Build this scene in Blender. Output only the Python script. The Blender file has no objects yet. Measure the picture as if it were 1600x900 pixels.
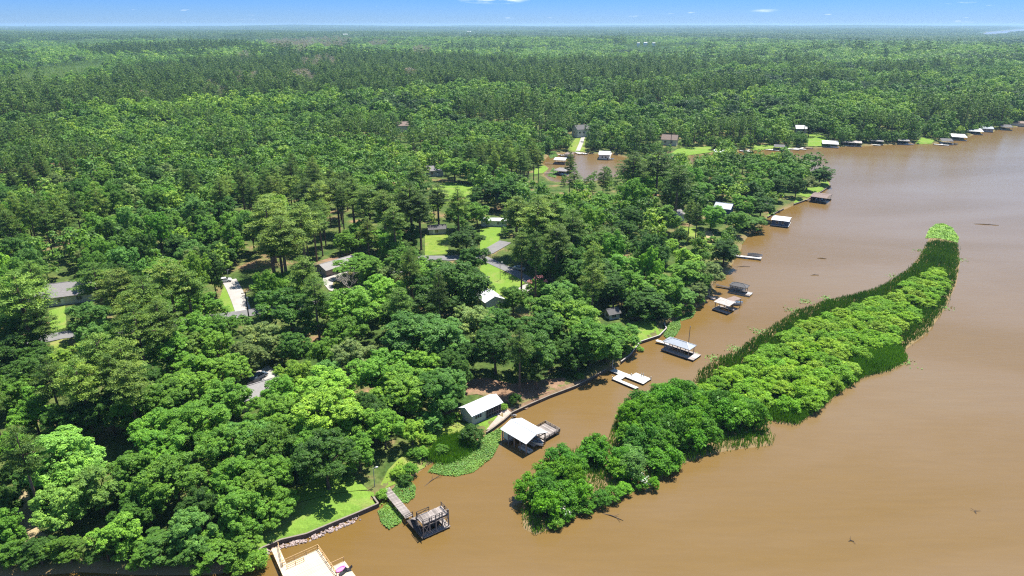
import bpy, bmesh, math, random
import numpy as np
from mathutils import Vector, Matrix
from mathutils.geometry import delaunay_2d_cdt

rng = np.random.default_rng(11)
random.seed(5)
scene = bpy.context.scene
COL = scene.collection
R = math.radians

# ------------------------------------------------------------------ camera
CAM_H = 85.0
PITCH = 21.1
FPX = 1067.0                      # focal length in pixels of the 1600 wide photograph
cam_data = bpy.data.cameras.new('camera')
cam_data.sensor_width = 36.0
cam_data.lens = 36.0 * FPX / 1600.0
cam_data.clip_start = 1.0
cam_data.clip_end = 90000.0
cam = bpy.data.objects.new('camera', cam_data)
COL.objects.link(cam)
cam.location = (0, 0, CAM_H)
cam.rotation_euler = (R(90 - PITCH), 0, 0)
scene.camera = cam

# ------------------------------------------------------------------ light, sky, exposure
SUN_DIR = Vector((0.23, 0.28, 0.94)).normalized()
SUN_EL = math.asin(SUN_DIR.z)
SUN_AZ = math.atan2(SUN_DIR.x, SUN_DIR.y)        # clockwise from +Y
world = bpy.data.worlds.new('World')
scene.world = world
world.use_nodes = True
wn, wl = world.node_tree.nodes, world.node_tree.links
wn.clear()
w_out = wn.new('ShaderNodeOutputWorld')
w_bg = wn.new('ShaderNodeBackground')
w_bg.inputs['Strength'].default_value = 0.095
sky = wn.new('ShaderNodeTexSky')
sky.sky_type = 'NISHITA'
sky.sun_disc = False
sky.sun_elevation = SUN_EL
sky.sun_rotation = SUN_AZ
sky.altitude = 200
sky.air_density = 1.0
sky.dust_density = 0.1
sky.ozone_density = 3.0
# darker, bluer tint on the low sky, offsetting strength raised to fill shade
w_mul = wn.new('ShaderNodeMix'); w_mul.data_type = 'RGBA'; w_mul.blend_type = 'MULTIPLY'
w_mul.inputs['Factor'].default_value = 1.0
w_g = wn.new('ShaderNodeTexCoord'); w_sep = wn.new('ShaderNodeSeparateXYZ'); wl.new(w_g.outputs['Generated'], w_sep.inputs[0])
w_tint = wn.new('ShaderNodeValToRGB')
w_tint.color_ramp.elements[0].position = 0.0; w_tint.color_ramp.elements[0].color = (0.26, 0.44, 0.90, 1)
w_tint.color_ramp.elements[1].position = 0.5; w_tint.color_ramp.elements[1].color = (0.86, 0.93, 0.97, 1)
e = w_tint.color_ramp.elements.new(0.04); e.color = (0.15, 0.36, 0.90, 1)
e = w_tint.color_ramp.elements.new(0.13); e.color = (0.56, 0.74, 0.94, 1)
wl.new(w_sep.outputs['Z'], w_tint.inputs['Fac']); wl.new(w_tint.outputs['Color'], w_mul.inputs['B'])
wl.new(sky.outputs['Color'], w_mul.inputs['A'])
# thin wisps of cloud spread over the whole sky
w_tc = wn.new('ShaderNodeTexCoord')
w_map = wn.new('ShaderNodeMapping'); w_map.inputs['Scale'].default_value = (26, 26, 190)
w_map.inputs['Location'].default_value = (0.35, 0.2, 0.0)
w_noise = wn.new('ShaderNodeTexNoise'); w_noise.inputs['Scale'].default_value = 1.0
w_noise.inputs['Detail'].default_value = 7; w_noise.inputs['Roughness'].default_value = 0.6
w_ramp = wn.new('ShaderNodeValToRGB')
w_ramp.color_ramp.elements[0].position = 0.66; w_ramp.color_ramp.elements[0].color = (0, 0, 0, 1)
w_ramp.color_ramp.elements[1].position = 0.78; w_ramp.color_ramp.elements[1].color = (0.45, 0.45, 0.45, 1)
w_cl = wn.new('ShaderNodeMix'); w_cl.data_type = 'RGBA'
w_cl.inputs['B'].default_value = (9.5, 9.8, 10.2, 1)
wl.new(w_tc.outputs['Generated'], w_map.inputs['Vector'])
wl.new(w_map.outputs['Vector'], w_noise.inputs['Vector'])
wl.new(w_noise.outputs['Fac'], w_ramp.inputs['Fac'])
# two low wisps of cloud where the photograph has them: direction, half width, half height
w_sum = w_ramp.outputs['Color']
for az, el, hw, hh, amt in ((-.024, .0315, .052, .0062, 1.0), (.331, .0164, .020, .0026, .30)):
    sb = wn.new('ShaderNodeVectorMath'); sb.operation = 'SUBTRACT'; wl.new(w_tc.outputs['Generated'], sb.inputs[0]); sb.inputs[1].default_value = (math.sin(az), math.cos(az), el)
    sc_ = wn.new('ShaderNodeVectorMath'); sc_.operation = 'MULTIPLY'; wl.new(sb.outputs[0], sc_.inputs[0]); sc_.inputs[1].default_value = (1 / hw, 1 / hw, 1 / hh)
    ln_ = wn.new('ShaderNodeVectorMath'); ln_.operation = 'LENGTH'; wl.new(sc_.outputs[0], ln_.inputs[0])
    mr = wn.new('ShaderNodeMapRange'); mr.inputs['From Min'].default_value = 1.0; mr.inputs['From Max'].default_value = 0.2; mr.inputs['To Max'].default_value = amt * 2.2; wl.new(ln_.outputs['Value'], mr.inputs['Value'])
    nz = wn.new('ShaderNodeMath'); nz.operation = 'MULTIPLY'; nz.use_clamp = True; wl.new(mr.outputs[0], nz.inputs[0]); nr2 = wn.new('ShaderNodeMapRange'); nr2.inputs['From Min'].default_value = .40; nr2.inputs['From Max'].default_value = .72; nr2.inputs['To Max'].default_value = .55; wl.new(w_noise.outputs['Fac'], nr2.inputs['Value']); wl.new(nr2.outputs[0], nz.inputs[1])
    mx_ = wn.new('ShaderNodeMath'); mx_.operation = 'MAXIMUM'; wl.new(w_sum, mx_.inputs[0]); wl.new(nz.outputs[0], mx_.inputs[1]); w_sum = mx_.outputs[0]
wl.new(w_sum, w_cl.inputs['Factor'])
wl.new(w_mul.outputs['Result'], w_cl.inputs['A'])
wl.new(w_cl.outputs['Result'], w_bg.inputs['Color'])
wl.new(w_bg.outputs[0], w_out.inputs['Surface'])

sun_data = bpy.data.lights.new('sun', 'SUN')
sun_data.energy = 5.0
sun_data.angle = R(0.53)
sun_data.color = (1.0, 0.96, 0.88)
sun = bpy.data.objects.new('sun', sun_data)
COL.objects.link(sun)
sun.rotation_euler = SUN_DIR.to_track_quat('Z', 'Y').to_euler()
sun.location = (0, 0, 300)

vs = scene.view_settings
scene.display_settings.display_device = 'sRGB'
vs.view_transform = 'Standard'
vs.look = 'None'
vs.gamma = 1.0
vs.use_curve_mapping = False
vs.exposure = 0.95
scene.cycles.max_bounces = 5
scene.cycles.diffuse_bounces = 2
scene.cycles.glossy_bounces = 2
scene.cycles.transmission_bounces = 2
scene.cycles.transparent_max_bounces = 4
scene.cycles.volume_bounces = 0
scene.cycles.use_denoising = False
scene.cycles.filter_width = 1.2
scene.cycles.caustics_reflective = False
scene.cycles.caustics_refractive = False
HAZE_DENSITY = 7.0e-5

# ------------------------------------------------------------------ pixel <-> ground helpers (authoring aid)
_ct, _st = math.cos(R(PITCH)), math.sin(R(PITCH))
def ray(px, py):
    a = (px - 800) / FPX; b = (450 - py) / FPX
    return (a, _ct + b * _st, -_st + b * _ct)
def P(px, py, z=0.0):
    d = ray(px, py); t = (z - CAM_H) / d[2]
    return (d[0] * t, d[1] * t)
def proj(x, y, z):
    dz = z - CAM_H
    dep = y * _ct - dz * _st
    up = y * _st + dz * _ct
    return 800 + FPX * x / dep, 450 - FPX * up / dep, dep

# ------------------------------------------------------------------ shorelines
SHORE = [(-330, 960), (-200, 930), (-60, 908), (60, 899), (130, 894), (200, 898), (260, 899), (330, 898), (385, 891), (398, 870), (412, 862), (440, 850),
         (480, 841), (520, 824), (560, 807), (592, 793), (583, 782), (604, 772), (625, 757), (650, 742), (668, 727),
         (700, 716), (735, 700), (765, 678), (788, 660), (800, 649), (830, 635), (860, 622), (900, 607), (925, 594),
         (950, 580), (966, 572), (985, 558), (1000, 538), (1015, 533), (1030, 528), (1041, 517), (1037, 508), (1055, 500),
         (1075, 489), (1098, 476), (1112, 466), (1120, 456), (1112, 445), (1130, 428), (1145, 412), (1150, 400), (1158, 390), (1160, 380),
         (1170, 368), (1188, 355), (1199, 341), (1216, 332), (1240, 321), (1262, 313), (1285, 300), (1298, 291),
         (1296, 283), (1270, 272), (1225, 259), (1150, 251), (1110, 254), (1060, 262), (1000, 271), (960, 277), (930, 283),
         (890, 287), (862, 284), (850, 274), (858, 262), (846, 255), (858, 243), (890, 238), (925, 241), (955, 240), (978, 246), (1000, 249),
         (1060, 245), (1110, 241), (1130, 238), (1170, 236), (1210, 234), (1260, 232), (1330, 229), (1400, 226), (1455, 225), (1480, 222),
         (1500, 217), (1530, 209), (1560, 204), (1590, 198), (1640, 190), (1720, 182), (1850, 170), (2100, 150)]
LAKE = [P(*p) for p in SHORE] + [(1500, 1400), (1700, 400), (900, -150), (300, -260), (-260, -200)]
ISL1 = [(818, 826), (815, 800), (822, 765), (850, 728), (880, 712), (905, 700), (950, 690), (958, 665), (985, 640), (1030, 622),
        (1090, 620), (1140, 640), (1180, 652), (1208, 680), (1206, 696), (1150, 702), (1100, 712), (1060, 727), (1025, 752),
        (985, 768), (960, 785), (925, 798), (890, 808), (860, 826), (838, 836)]
ISL2 = [(1083, 606), (1090, 580), (1120, 562), (1150, 548), (1190, 520), (1240, 488), (1290, 470), (1340, 460), (1380, 446),
        (1420, 420), (1440, 395), (1452, 372), (1458, 360), (1470, 352), (1485, 355), (1496, 375), (1500, 410), (1494, 445), (1478, 480),
        (1450, 520), (1412, 548), (1416, 566), (1390, 580), (1350, 590), (1310, 615), (1280, 640), (1245, 664), (1215, 662), (1185, 648),
        (1150, 640), (1120, 630)]
RIVER1 = [(1560, 74), (1600, 71), (1660, 70), (1700, 78), (1600, 80), (1572, 79)]
RIVER2 = [(1525, 55), (1545, 50), (1590, 46), (1640, 44), (1640, 47), (1580, 53), (1550, 57)]
ISL1W = [P(*p) for p in ISL1]; ISL2W = [P(*p) for p in ISL2]
RIV1W = [P(*p) for p in RIVER1]; RIV2W = [P(*p) for p in RIVER2]

def inside(poly, x, y):
    x = np.asarray(x, float); y = np.asarray(y, float)
    c = np.zeros(x.shape, bool)
    n = len(poly)
    for i in range(n):
        x0, y0 = poly[i]; x1, y1 = poly[(i + 1) % n]
        if y0 == y1: continue
        t = (y0 > y) != (y1 > y)
        c ^= t & (x < (x1 - x0) * (y - y0) / (y1 - y0) + x0)
    return c
def dist(poly, x, y):
    d2 = np.full(np.asarray(x).shape, 1e12)
    n = len(poly)
    for i in range(n):
        x0, y0 = poly[i]; x1, y1 = poly[(i + 1) % n]
        ex, ey = x1 - x0, y1 - y0
        L = ex * ex + ey * ey + 1e-9
        t = np.clip(((x - x0) * ex + (y - y0) * ey) / L, 0, 1)
        d2 = np.minimum(d2, (x - x0 - t * ex) ** 2 + (y - y0 - t * ey) ** 2)
    return np.sqrt(d2)
def shore_sd(x, y):
    """signed distance: + on the mainland, - in the water; and the islands' own"""
    x = np.asarray(x, float); y = np.asarray(y, float)
    main = np.where(inside(LAKE, x, y), -1.0, 1.0) * dist(LAKE, x, y)
    for rv in (RIV1W, RIV2W):
        main = np.minimum(main, np.where(inside(rv, x, y), -1.0, 1.0) * dist(rv, x, y))
    i1 = np.where(inside(ISL1W, x, y), 1.0, -1.0) * dist(ISL1W, x, y)
    i2 = np.where(inside(ISL2W, x, y), 1.0, -1.0) * dist(ISL2W, x, y)
    return main, np.maximum(i1, i2)
def height(x, y):
    x = np.asarray(x, float); y = np.asarray(y, float)
    m, i = shore_sd(x, y)
    r = np.hypot(x, y)
    hm = np.clip(0.55 * m, -2.2, 0.9) + np.clip(m - 2, 0, 1e9) * 0.0
    hm += 5.0 * (1 - np.exp(-np.clip(m - 3, 0, None) / 140.0))
    w = np.clip((r - 700) / 1500, 0, 1) * np.clip(m / 200, 0, 1)
    hills = (np.sin(x / 410 + 1.0) * np.cos(y / 530 + .4) + .6 * np.sin((x + y) / 230 + 2) ) * 7.0
    big = (np.sin(x / 1900 + .6) * np.sin(y / 1500 + 1.1) + .5 * np.sin((x * .6 - y) / 1150)) * 12.0
    w2 = np.clip((r - 3000) / 6000, 0, 1)
    far = np.clip((r - 9000) / 9000, 0, 1) * (27 + 14 * np.sin(x / 2600 + .5) * np.sin(x / 930 + y / 5000))
    hm = hm + w * (hills + big * (.5 + .5 * w2) + 4) * 1.0 + far * np.clip(m / 200, 0, 1)
    hi = np.clip(0.4 * i, -2.2, 0.28)
    return np.maximum(hm, hi)
def hz(x, y): return float(height(np.array([x]), np.array([y]))[0])
def PL(px, py, dz=0.0):
    """point of the terrain under a pixel"""
    z = 0.5
    for _ in range(6):
        x, y = P(px, py, z + dz); z = max(hz(x, y), 0.0)
    return x, y, z

# ------------------------------------------------------------------ materials
def new_mat(name):
    m = bpy.data.materials.new(name); m.use_nodes = True
    nt = m.node_tree; nt.nodes.clear()
    out = nt.nodes.new('ShaderNodeOutputMaterial')
    return m, nt.nodes, nt.links, out
def N(nodes, t, **kw):
    n = nodes.new(t)
    for k, v in kw.items(): setattr(n, k, v)
    return n
def ramp(nodes, stops):
    r = nodes.new('ShaderNodeValToRGB')
    el = r.color_ramp.elements
    while len(el) < len(stops): el.new(0.5)
    for e, (p, c) in zip(el, stops): e.position = p; e.color = (*c, 1)
    return r
def mix(nodes, links, kind, fac, a, b):
    m = nodes.new('ShaderNodeMix'); m.data_type = 'RGBA'; m.blend_type = kind
    for sock, v in (('Factor', fac), ('A', a), ('B', b)):
        if isinstance(v, (int, float)): m.inputs[sock].default_value = v
        elif isinstance(v, tuple): m.inputs[sock].default_value = (*v, 1)
        else: links.new(v, m.inputs[sock])
    return m.outputs['Result']
def noise(nodes, links, scale, detail=4, rough=.55, vec=None, dist_=0):
    n = nodes.new('ShaderNodeTexNoise')
    n.inputs['Scale'].default_value = scale; n.inputs['Detail'].default_value = detail
    n.inputs['Roughness'].default_value = rough; n.inputs['Distortion'].default_value = dist_
    if vec is not None: links.new(vec, n.inputs['Vector'])
    return n.outputs['Fac']
def plain(name, col, rough=.7, var=.25, scale=1.5, spec=.3, metal=0, bump=0.0, bscale=8, rnd=0.0, dirt=None):
    """paint / timber / roofing: base colour broken by noise, wear and grain, in object space"""
    m, n, l, out = new_mat(name)
    b = N(n, 'ShaderNodeBsdfPrincipled')
    b.inputs['Roughness'].default_value = rough; b.inputs['Metallic'].default_value = metal
    b.inputs['Specular IOR Level'].default_value = spec
    tc = N(n, 'ShaderNodeTexCoord')
    f = noise(n, l, scale, 5, .65, tc.outputs['Object'])
    lo = tuple(c * (1 - var) for c in col); hi = tuple(min(1, c * (1 + var)) for c in col)
    rp = ramp(n, [(0.3, lo), (0.7, hi)]); l.new(f, rp.inputs['Fac'])
    c = rp.outputs['Color']
    if dirt:
        g = noise(n, l, scale * .35, 6, .7, tc.outputs['Object'], 1.0)
        rr = ramp(n, [(.48, (0, 0, 0)), (.66, (.75, .75, .75))]); l.new(g, rr.inputs['Fac'])
        c = mix(n, l, 'MIX', rr.outputs['Color'], c, dirt)
    if rnd:
        oi = N(n, 'ShaderNodeObjectInfo')
        r2 = ramp(n, [(0, (1 - rnd,) * 3), (1, (1 + rnd * .6,) * 3)]); l.new(oi.outputs['Random'], r2.inputs['Fac'])
        c = mix(n, l, 'MULTIPLY', 1.0, c, r2.outputs['Color'])
    l.new(c, b.inputs['Base Color'])
    if bump:
        bf = noise(n, l, bscale, 3, .6, tc.outputs['Object'])
        bp = N(n, 'ShaderNodeBump'); bp.inputs['Strength'].default_value = bump; bp.inputs['Distance'].default_value = .02
        l.new(bf, bp.inputs['Height']); l.new(bp.outputs['Normal'], b.inputs['Normal'])
    l.new(b.outputs[0], out.inputs['Surface'])
    return m
def leaf_mat(name, mode, stops=None, col=None, transl=.28):
    """foliage: mode 'object' takes the object's own colour, 'random' a random stop per instance"""
    m, n, l, out = new_mat(name)
    oi = N(n, 'ShaderNodeObjectInfo')
    if mode == 'object':
        c = oi.outputs['Color']
    elif mode == 'random':
        rp = ramp(n, stops); rp.color_ramp.interpolation = 'LINEAR'
        l.new(oi.outputs['Random'], rp.inputs['Fac']); c = rp.outputs['Color']
    else:
        rgb = N(n, 'ShaderNodeRGB'); rgb.outputs[0].default_value = (*col, 1); c = rgb.outputs[0]
    at = N(n, 'ShaderNodeAttribute', attribute_name='tint')
    tr = ramp(n, [(0, (.50, .60, .62)), (.5, (1, 1, 1)), (1, (1.65, 1.42, 1.2))]); l.new(at.outputs['Fac'], tr.inputs['Fac'])
    c = mix(n, l, 'MULTIPLY', 1.0, c, tr.outputs['Color'])
    b = N(n, 'ShaderNodeBsdfPrincipled')
    b.inputs['Roughness'].default_value = .55; b.inputs['Specular IOR Level'].default_value = .25
    t = N(n, 'ShaderNodeBsdfTranslucent')
    tcol = mix(n, l, 'MULTIPLY', 1.0, c, (1.25, 1.2, .5))
    l.new(c, b.inputs['Base Color']); l.new(tcol, t.inputs['Color'])
    ms = N(n, 'ShaderNodeMixShader'); ms.inputs['Fac'].default_value = transl
    l.new(b.outputs[0], ms.inputs[1]); l.new(t.outputs[0], ms.inputs[2])
    l.new(ms.outputs[0], out.inputs['Surface'])
    return m

M = {}
M['bark'] = plain('bark', (.10, .075, .055), .9, .4, 2.0, .1)
M['pine_bark'] = plain('pine_bark', (.15, .10, .075), .9, .4, 2.0, .1)
M['dead_wood'] = plain('dead_wood', (.36, .32, .28), .9, .25, 2.0, .1)
M['leaf'] = leaf_mat('leaf', 'object')
M['forest_leaf'] = leaf_mat('forest_leaf', 'random', [(0, (.048, .115, .014)), (.25, (.080, .185, .018)), (.5, (.135, .275, .022)), (.75, (.095, .22, .036)), (1, (.24, .385, .04))])
M['forest_pine'] = leaf_mat('forest_pine', 'random', [(0, (.056, .125, .022)), (.5, (.088, .175, .027)), (1, (.135, .23, .036))])
M['forest_dark'] = leaf_mat('forest_dark', 'random', [(0, (.030, .080, .018)), (.6, (.048, .115, .024)), (1, (.085, .17, .03))])
M['forest_bright'] = leaf_mat('forest_bright', 'random', [(0, (.095, .21, .02)), (.5, (.155, .31, .025)), (1, (.25, .40, .04))])
M['young_pine'] = leaf_mat('young_pine', 'random', [(0, (.13, .24, .04)), (1, (.19, .32, .05))])
M['grey_twig'] = leaf_mat('grey_twig', 'random', [(0, (.25, .235, .185)), (1, (.33, .30, .25))])
M['far_canopy'] = leaf_mat('far_canopy', 'random', [(0, (.042, .098, .02)), (.5, (.065, .14, .024)), (1, (.10, .18, .03))])
M['old_wood'] = plain('old_wood', (.30, .26, .235), .85, .3, 2.5, .15, bump=.4, rnd=.35)
M['dark_wood'] = plain('dark_wood', (.085, .07, .06), .85, .35, 2.5, .15, bump=.3)
M['rail_wood'] = plain('rail_wood', (.23, .20, .18), .85, .3, 3, .15)
M['new_wood'] = plain('new_wood', (.64, .51, .35), .7, .12, 2.5, .2, rnd=.10)
M['new_rail'] = plain('new_rail', (.50, .33, .16), .7, .18, 2.5, .2)
M['white_metal'] = plain('white_metal', (.62, .63, .64), .4, .05, .8, .4, dirt=(.66, .65, .62))
M['white_paint'] = plain('white_paint', (.60, .60, .59), .6, .06, 1, .3, dirt=(.6, .58, .54))
M['deck_white'] = plain('deck_white', (.50, .48, .45), .7, .1, 2, .2, rnd=.08)
M['cream_siding'] = plain('cream_siding', (.50, .47, .41), .7, .08, 1.2, .2)
M['tan_siding'] = plain('tan_siding', (.32, .25, .22), .7, .08, 1.2, .2)
M['grey_shingle'] = plain('grey_shingle', (.23, .215, .21), .85, .2, 3, .2, bump=.4, bscale=12)
M['pale_shingle'] = plain('pale_shingle', (.27, .255, .245), .85, .12, 3, .2, bump=.3, bscale=12)
M['dark_shingle'] = plain('dark_shingle', (.12, .115, .115), .85, .2, 3, .2, bump=.3)
M['blue_metal'] = plain('blue_metal', (.33, .36, .40), .45, .08, 2, .4, dirt=(.27, .28, .30))
M['rusty_metal'] = plain('rusty_metal', (.36, .33, .31), .6, .12, 1.2, .3, dirt=(.28, .19, .14))
M['brown_roof'] = plain('brown_roof', (.20, .15, .13), .8, .2, 2, .2)
M['rust_roof'] = plain('rust_roof', (.21, .155, .13), .8, .2, 2, .2)
M['blue_siding'] = plain('blue_siding', (.045, .08, .14), .6, .12, 2, .3)
M['red_siding'] = plain('red_siding', (.17, .06, .05), .7, .15, 2, .2)
M['grey_siding'] = plain('grey_siding', (.33, .33, .34), .7, .1, 2, .2)
M['glass'] = plain('glass', (.02, .025, .03), .08, .2, 1, .6)
M['screen'] = plain('screen', (.045, .04, .038), .8, .2, 4, .1)
M['concrete'] = plain('concrete', (.36, .335, .31), .85, .12, .35, .2, dirt=(.40, .36, .31))
M['paving'] = plain('paving', (.43, .33, .27), .85, .2, .8, .2)
M['asphalt'] = plain('asphalt', (.17, .165, .165), .9, .15, .5, .2, dirt=(.22, .21, .20))
M['stone'] = plain('stone', (.38, .30, .27), .9, .3, 2.0, .2, rnd=.3)
M['sea_wall'] = plain('sea_wall', (.10, .08, .065), .9, .3, 1.5, .15)
M['cap_wood'] = plain('cap_wood', (.22, .19, .155), .85, .2, 1.5, .15)
M['black'] = plain('black', (.02, .02, .022), .5, .2, 2, .4)
M['rubber'] = plain('rubber', (.025, .025, .025), .85, .2, 2, .2)
M['silver'] = plain('silver', (.52, .53, .54), .3, .04, 2, .5, metal=.5)
M['gel_white'] = plain('gel_white', (.75, .76, .76), .25, .04, 2, .5)
M['gel_blue'] = plain('gel_blue', (.10, .14, .19), .25, .08, 2, .5)
M['pink'] = plain('pink', (.72, .22, .52), .6, .08, 2, .3)
M['steel'] = plain('steel', (.30, .31, .32), .5, .1, 3, .4, metal=.3)
M['boat_cover'] = plain('boat_cover', (.035, .035, .04), .8, .2, 2, .2)

# ------------------------------------------------------------------ object helpers
def tag(o, label=None, cat=None, group=None, kind=None):
    if label: o['label'] = label
    if cat: o['category'] = cat
    if group: o['group'] = group
    if kind: o['kind'] = kind
    return o
def empty(name, loc, rot=0.0):
    o = bpy.data.objects.new(name, None); COL.objects.link(o)
    o.location = loc; o.rotation_euler = (0, 0, rot); o.empty_display_size = .5
    return o
def mesh_obj(name, me, parent=None, loc=(0, 0, 0)):
    o = bpy.data.objects.new(name, me); COL.objects.link(o)
    o.location = loc
    if parent is not None: o.parent = parent
    return o
class MB:
    def __init__(s): s.v = []; s.f = []
    def add(s, vs, fs):
        k = len(s.v); s.v += [tuple(v) for v in vs]; s.f += [tuple(i + k for i in f) for f in fs]; return s
    def box(s, x0, x1, y0, y1, z0, z1):
        return s.add([(x0, y0, z0), (x1, y0, z0), (x1, y1, z0), (x0, y1, z0), (x0, y0, z1), (x1, y0, z1), (x1, y1, z1), (x0, y1, z1)],
                     [(0, 3, 2, 1), (4, 5, 6, 7), (0, 1, 5, 4), (1, 2, 6, 5), (2, 3, 7, 6), (3, 0, 4, 7)])
    def bar(s, a, b, w, h=None):
        h = h or w
        a = Vector(a); b = Vector(b); d = (b - a).normalized()
        up = Vector((0, 0, 1)) if abs(d.z) < .95 else Vector((1, 0, 0))
        sd = d.cross(up).normalized() * w / 2; u = sd.cross(d).normalized() * h / 2
        vs_ = [a - sd - u, a + sd - u, a + sd + u, a - sd + u, b - sd - u, b + sd - u, b + sd + u, b - sd + u]
        return s.add(vs_, [(0, 1, 2, 3), (7, 6, 5, 4), (0, 4, 5, 1), (1, 5, 6, 2), (2, 6, 7, 3), (3, 7, 4, 0)])
    def tube(s, pts, rads, n=7, cap=True):
        pts = [Vector(p) for p in pts]; rings = []
        for i, p in enumerate(pts):
            d = (pts[min(i + 1, len(pts) - 1)] - pts[max(i - 1, 0)]).normalized()
            up = Vector((0, 0, 1)) if abs(d.z) < .9 else Vector((1, 0, 0))
            a = d.cross(up).normalized(); b = a.cross(d)
            rings.append([p + (a * math.cos(6.2832 * k / n) + b * math.sin(6.2832 * k / n)) * rads[i] for k in range(n)])
        vs_ = [v for r in rings for v in r]; fs = []
        for i in range(len(pts) - 1):
            for k in range(n):
                fs.append((i * n + k, i * n + (k + 1) % n, (i + 1) * n + (k + 1) % n, (i + 1) * n + k))
        if cap: fs += [tuple(range(n - 1, -1, -1)), tuple((len(pts) - 1) * n + k for k in range(n))]
        return s.add(vs_, fs)
    def prism(s, poly, z0, z1):
        n = len(poly)
        return s.add([(x, y, z0) for x, y in poly] + [(x, y, z1) for x, y in poly],
                     [tuple(range(n - 1, -1, -1)), tuple(range(n, 2 * n))] + [(i, (i + 1) % n, n + (i + 1) % n, n + i) for i in range(n)])
    def mesh(s, name, mat, smooth=False):
        me = bpy.data.meshes.new(name); me.from_pydata(s.v, [], s.f)
        bm = bmesh.new(); bm.from_mesh(me); bmesh.ops.recalc_face_normals(bm, faces=bm.faces[:]); bm.to_mesh(me); bm.free()
        me.materials.append(mat)
        if smooth: me.polygons.foreach_set('use_smooth', [True] * len(me.polygons))
        return me
    def build(s, name, mat, parent=None, loc=(0, 0, 0), smooth=False):
        return mesh_obj(name, s.mesh(name, mat, smooth), parent, loc)
def np_mesh(name, verts, quads, mats, tint=None, mat_idx=None):
    me = bpy.data.meshes.new(name)
    nv, nf = len(verts), len(quads)
    me.vertices.add(nv); me.vertices.foreach_set('co', np.asarray(verts, np.float32).ravel())
    k = quads.shape[1]
    me.loops.add(nf * k); me.loops.foreach_set('vertex_index', np.asarray(quads, np.int32).ravel())
    me.polygons.add(nf)
    me.polygons.foreach_set('loop_start', np.arange(nf, dtype=np.int32) * k)
    for m in mats: me.materials.append(m)
    if mat_idx is not None: me.polygons.foreach_set('material_index', np.asarray(mat_idx, np.int32))
    me.update(calc_edges=True)
    if tint is not None:
        a = me.attributes.new('tint', 'FLOAT', 'FACE'); a.data.foreach_set('value', np.asarray(tint, np.float32))
    me.validate()
    return me
# ------------------------------------------------------------------ foliage prototypes
def unit(v): return v / (np.linalg.norm(v, axis=-1, keepdims=True) + 1e-9)
def leaves(cen, rad, n, size, flat=.8, up=.45, jit=.55, aspect=.62, zmin=-.35, rg=rng, fill=(.72, 1.06)):
    """n leaf cards spread over each clump (cen[k], rad[k]); returns verts, quads, tint"""
    cen = np.asarray(cen, float); K = len(cen)
    rad = np.broadcast_to(np.asarray(rad, float), (K,))
    d = unit(rg.normal(size=(K, n, 3)))
    low = d[..., 2] < zmin
    d[..., 2] = np.where(low, -d[..., 2], d[..., 2])
    p = cen[:, None] + d * rad[:, None, None] * rg.uniform(fill[0], fill[1], (K, n, 1)) * np.array([1, 1, flat])
    nor = unit(d + rg.normal(size=d.shape) * jit + np.array([0, 0, up]))
    t = unit(np.cross(nor, rg.normal(size=d.shape)))
    b = np.cross(nor, t)
    s = (np.broadcast_to(np.asarray(size, float), (K,))[:, None, None]) * rg.uniform(.65, 1.3, (K, n, 1))
    v = np.stack([p - t * s, p - b * s * aspect + nor * s * .12, p + t * s, p + b * s * aspect + nor * s * .12], axis=2).reshape(-1, 3)
    q = np.arange(K * n * 4).reshape(-1, 4)
    tint = np.clip(.5 + rg.normal(size=(K, 1)) * .16 + rg.normal(size=(K, n)) * .15, 0, 1).ravel()
    return v, q, tint
def join(parts):
    V, Q, T = [], [], []; k = 0
    for v, q, t in parts:
        V.append(v); Q.append(q + k); T.append(t); k += len(v)
    return np.concatenate(V), np.concatenate(Q), np.concatenate(T)
def fib(n, rg, jit=.25):
    i = np.arange(n) + .5
    z = 1 - 2 * i / n; a = 2.39996 * i + rg.uniform(0, 6)
    d = np.stack([np.sqrt(1 - z * z) * np.cos(a), np.sqrt(1 - z * z) * np.sin(a), z], -1)
    return unit(d + rg.normal(size=d.shape) * jit)

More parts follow.
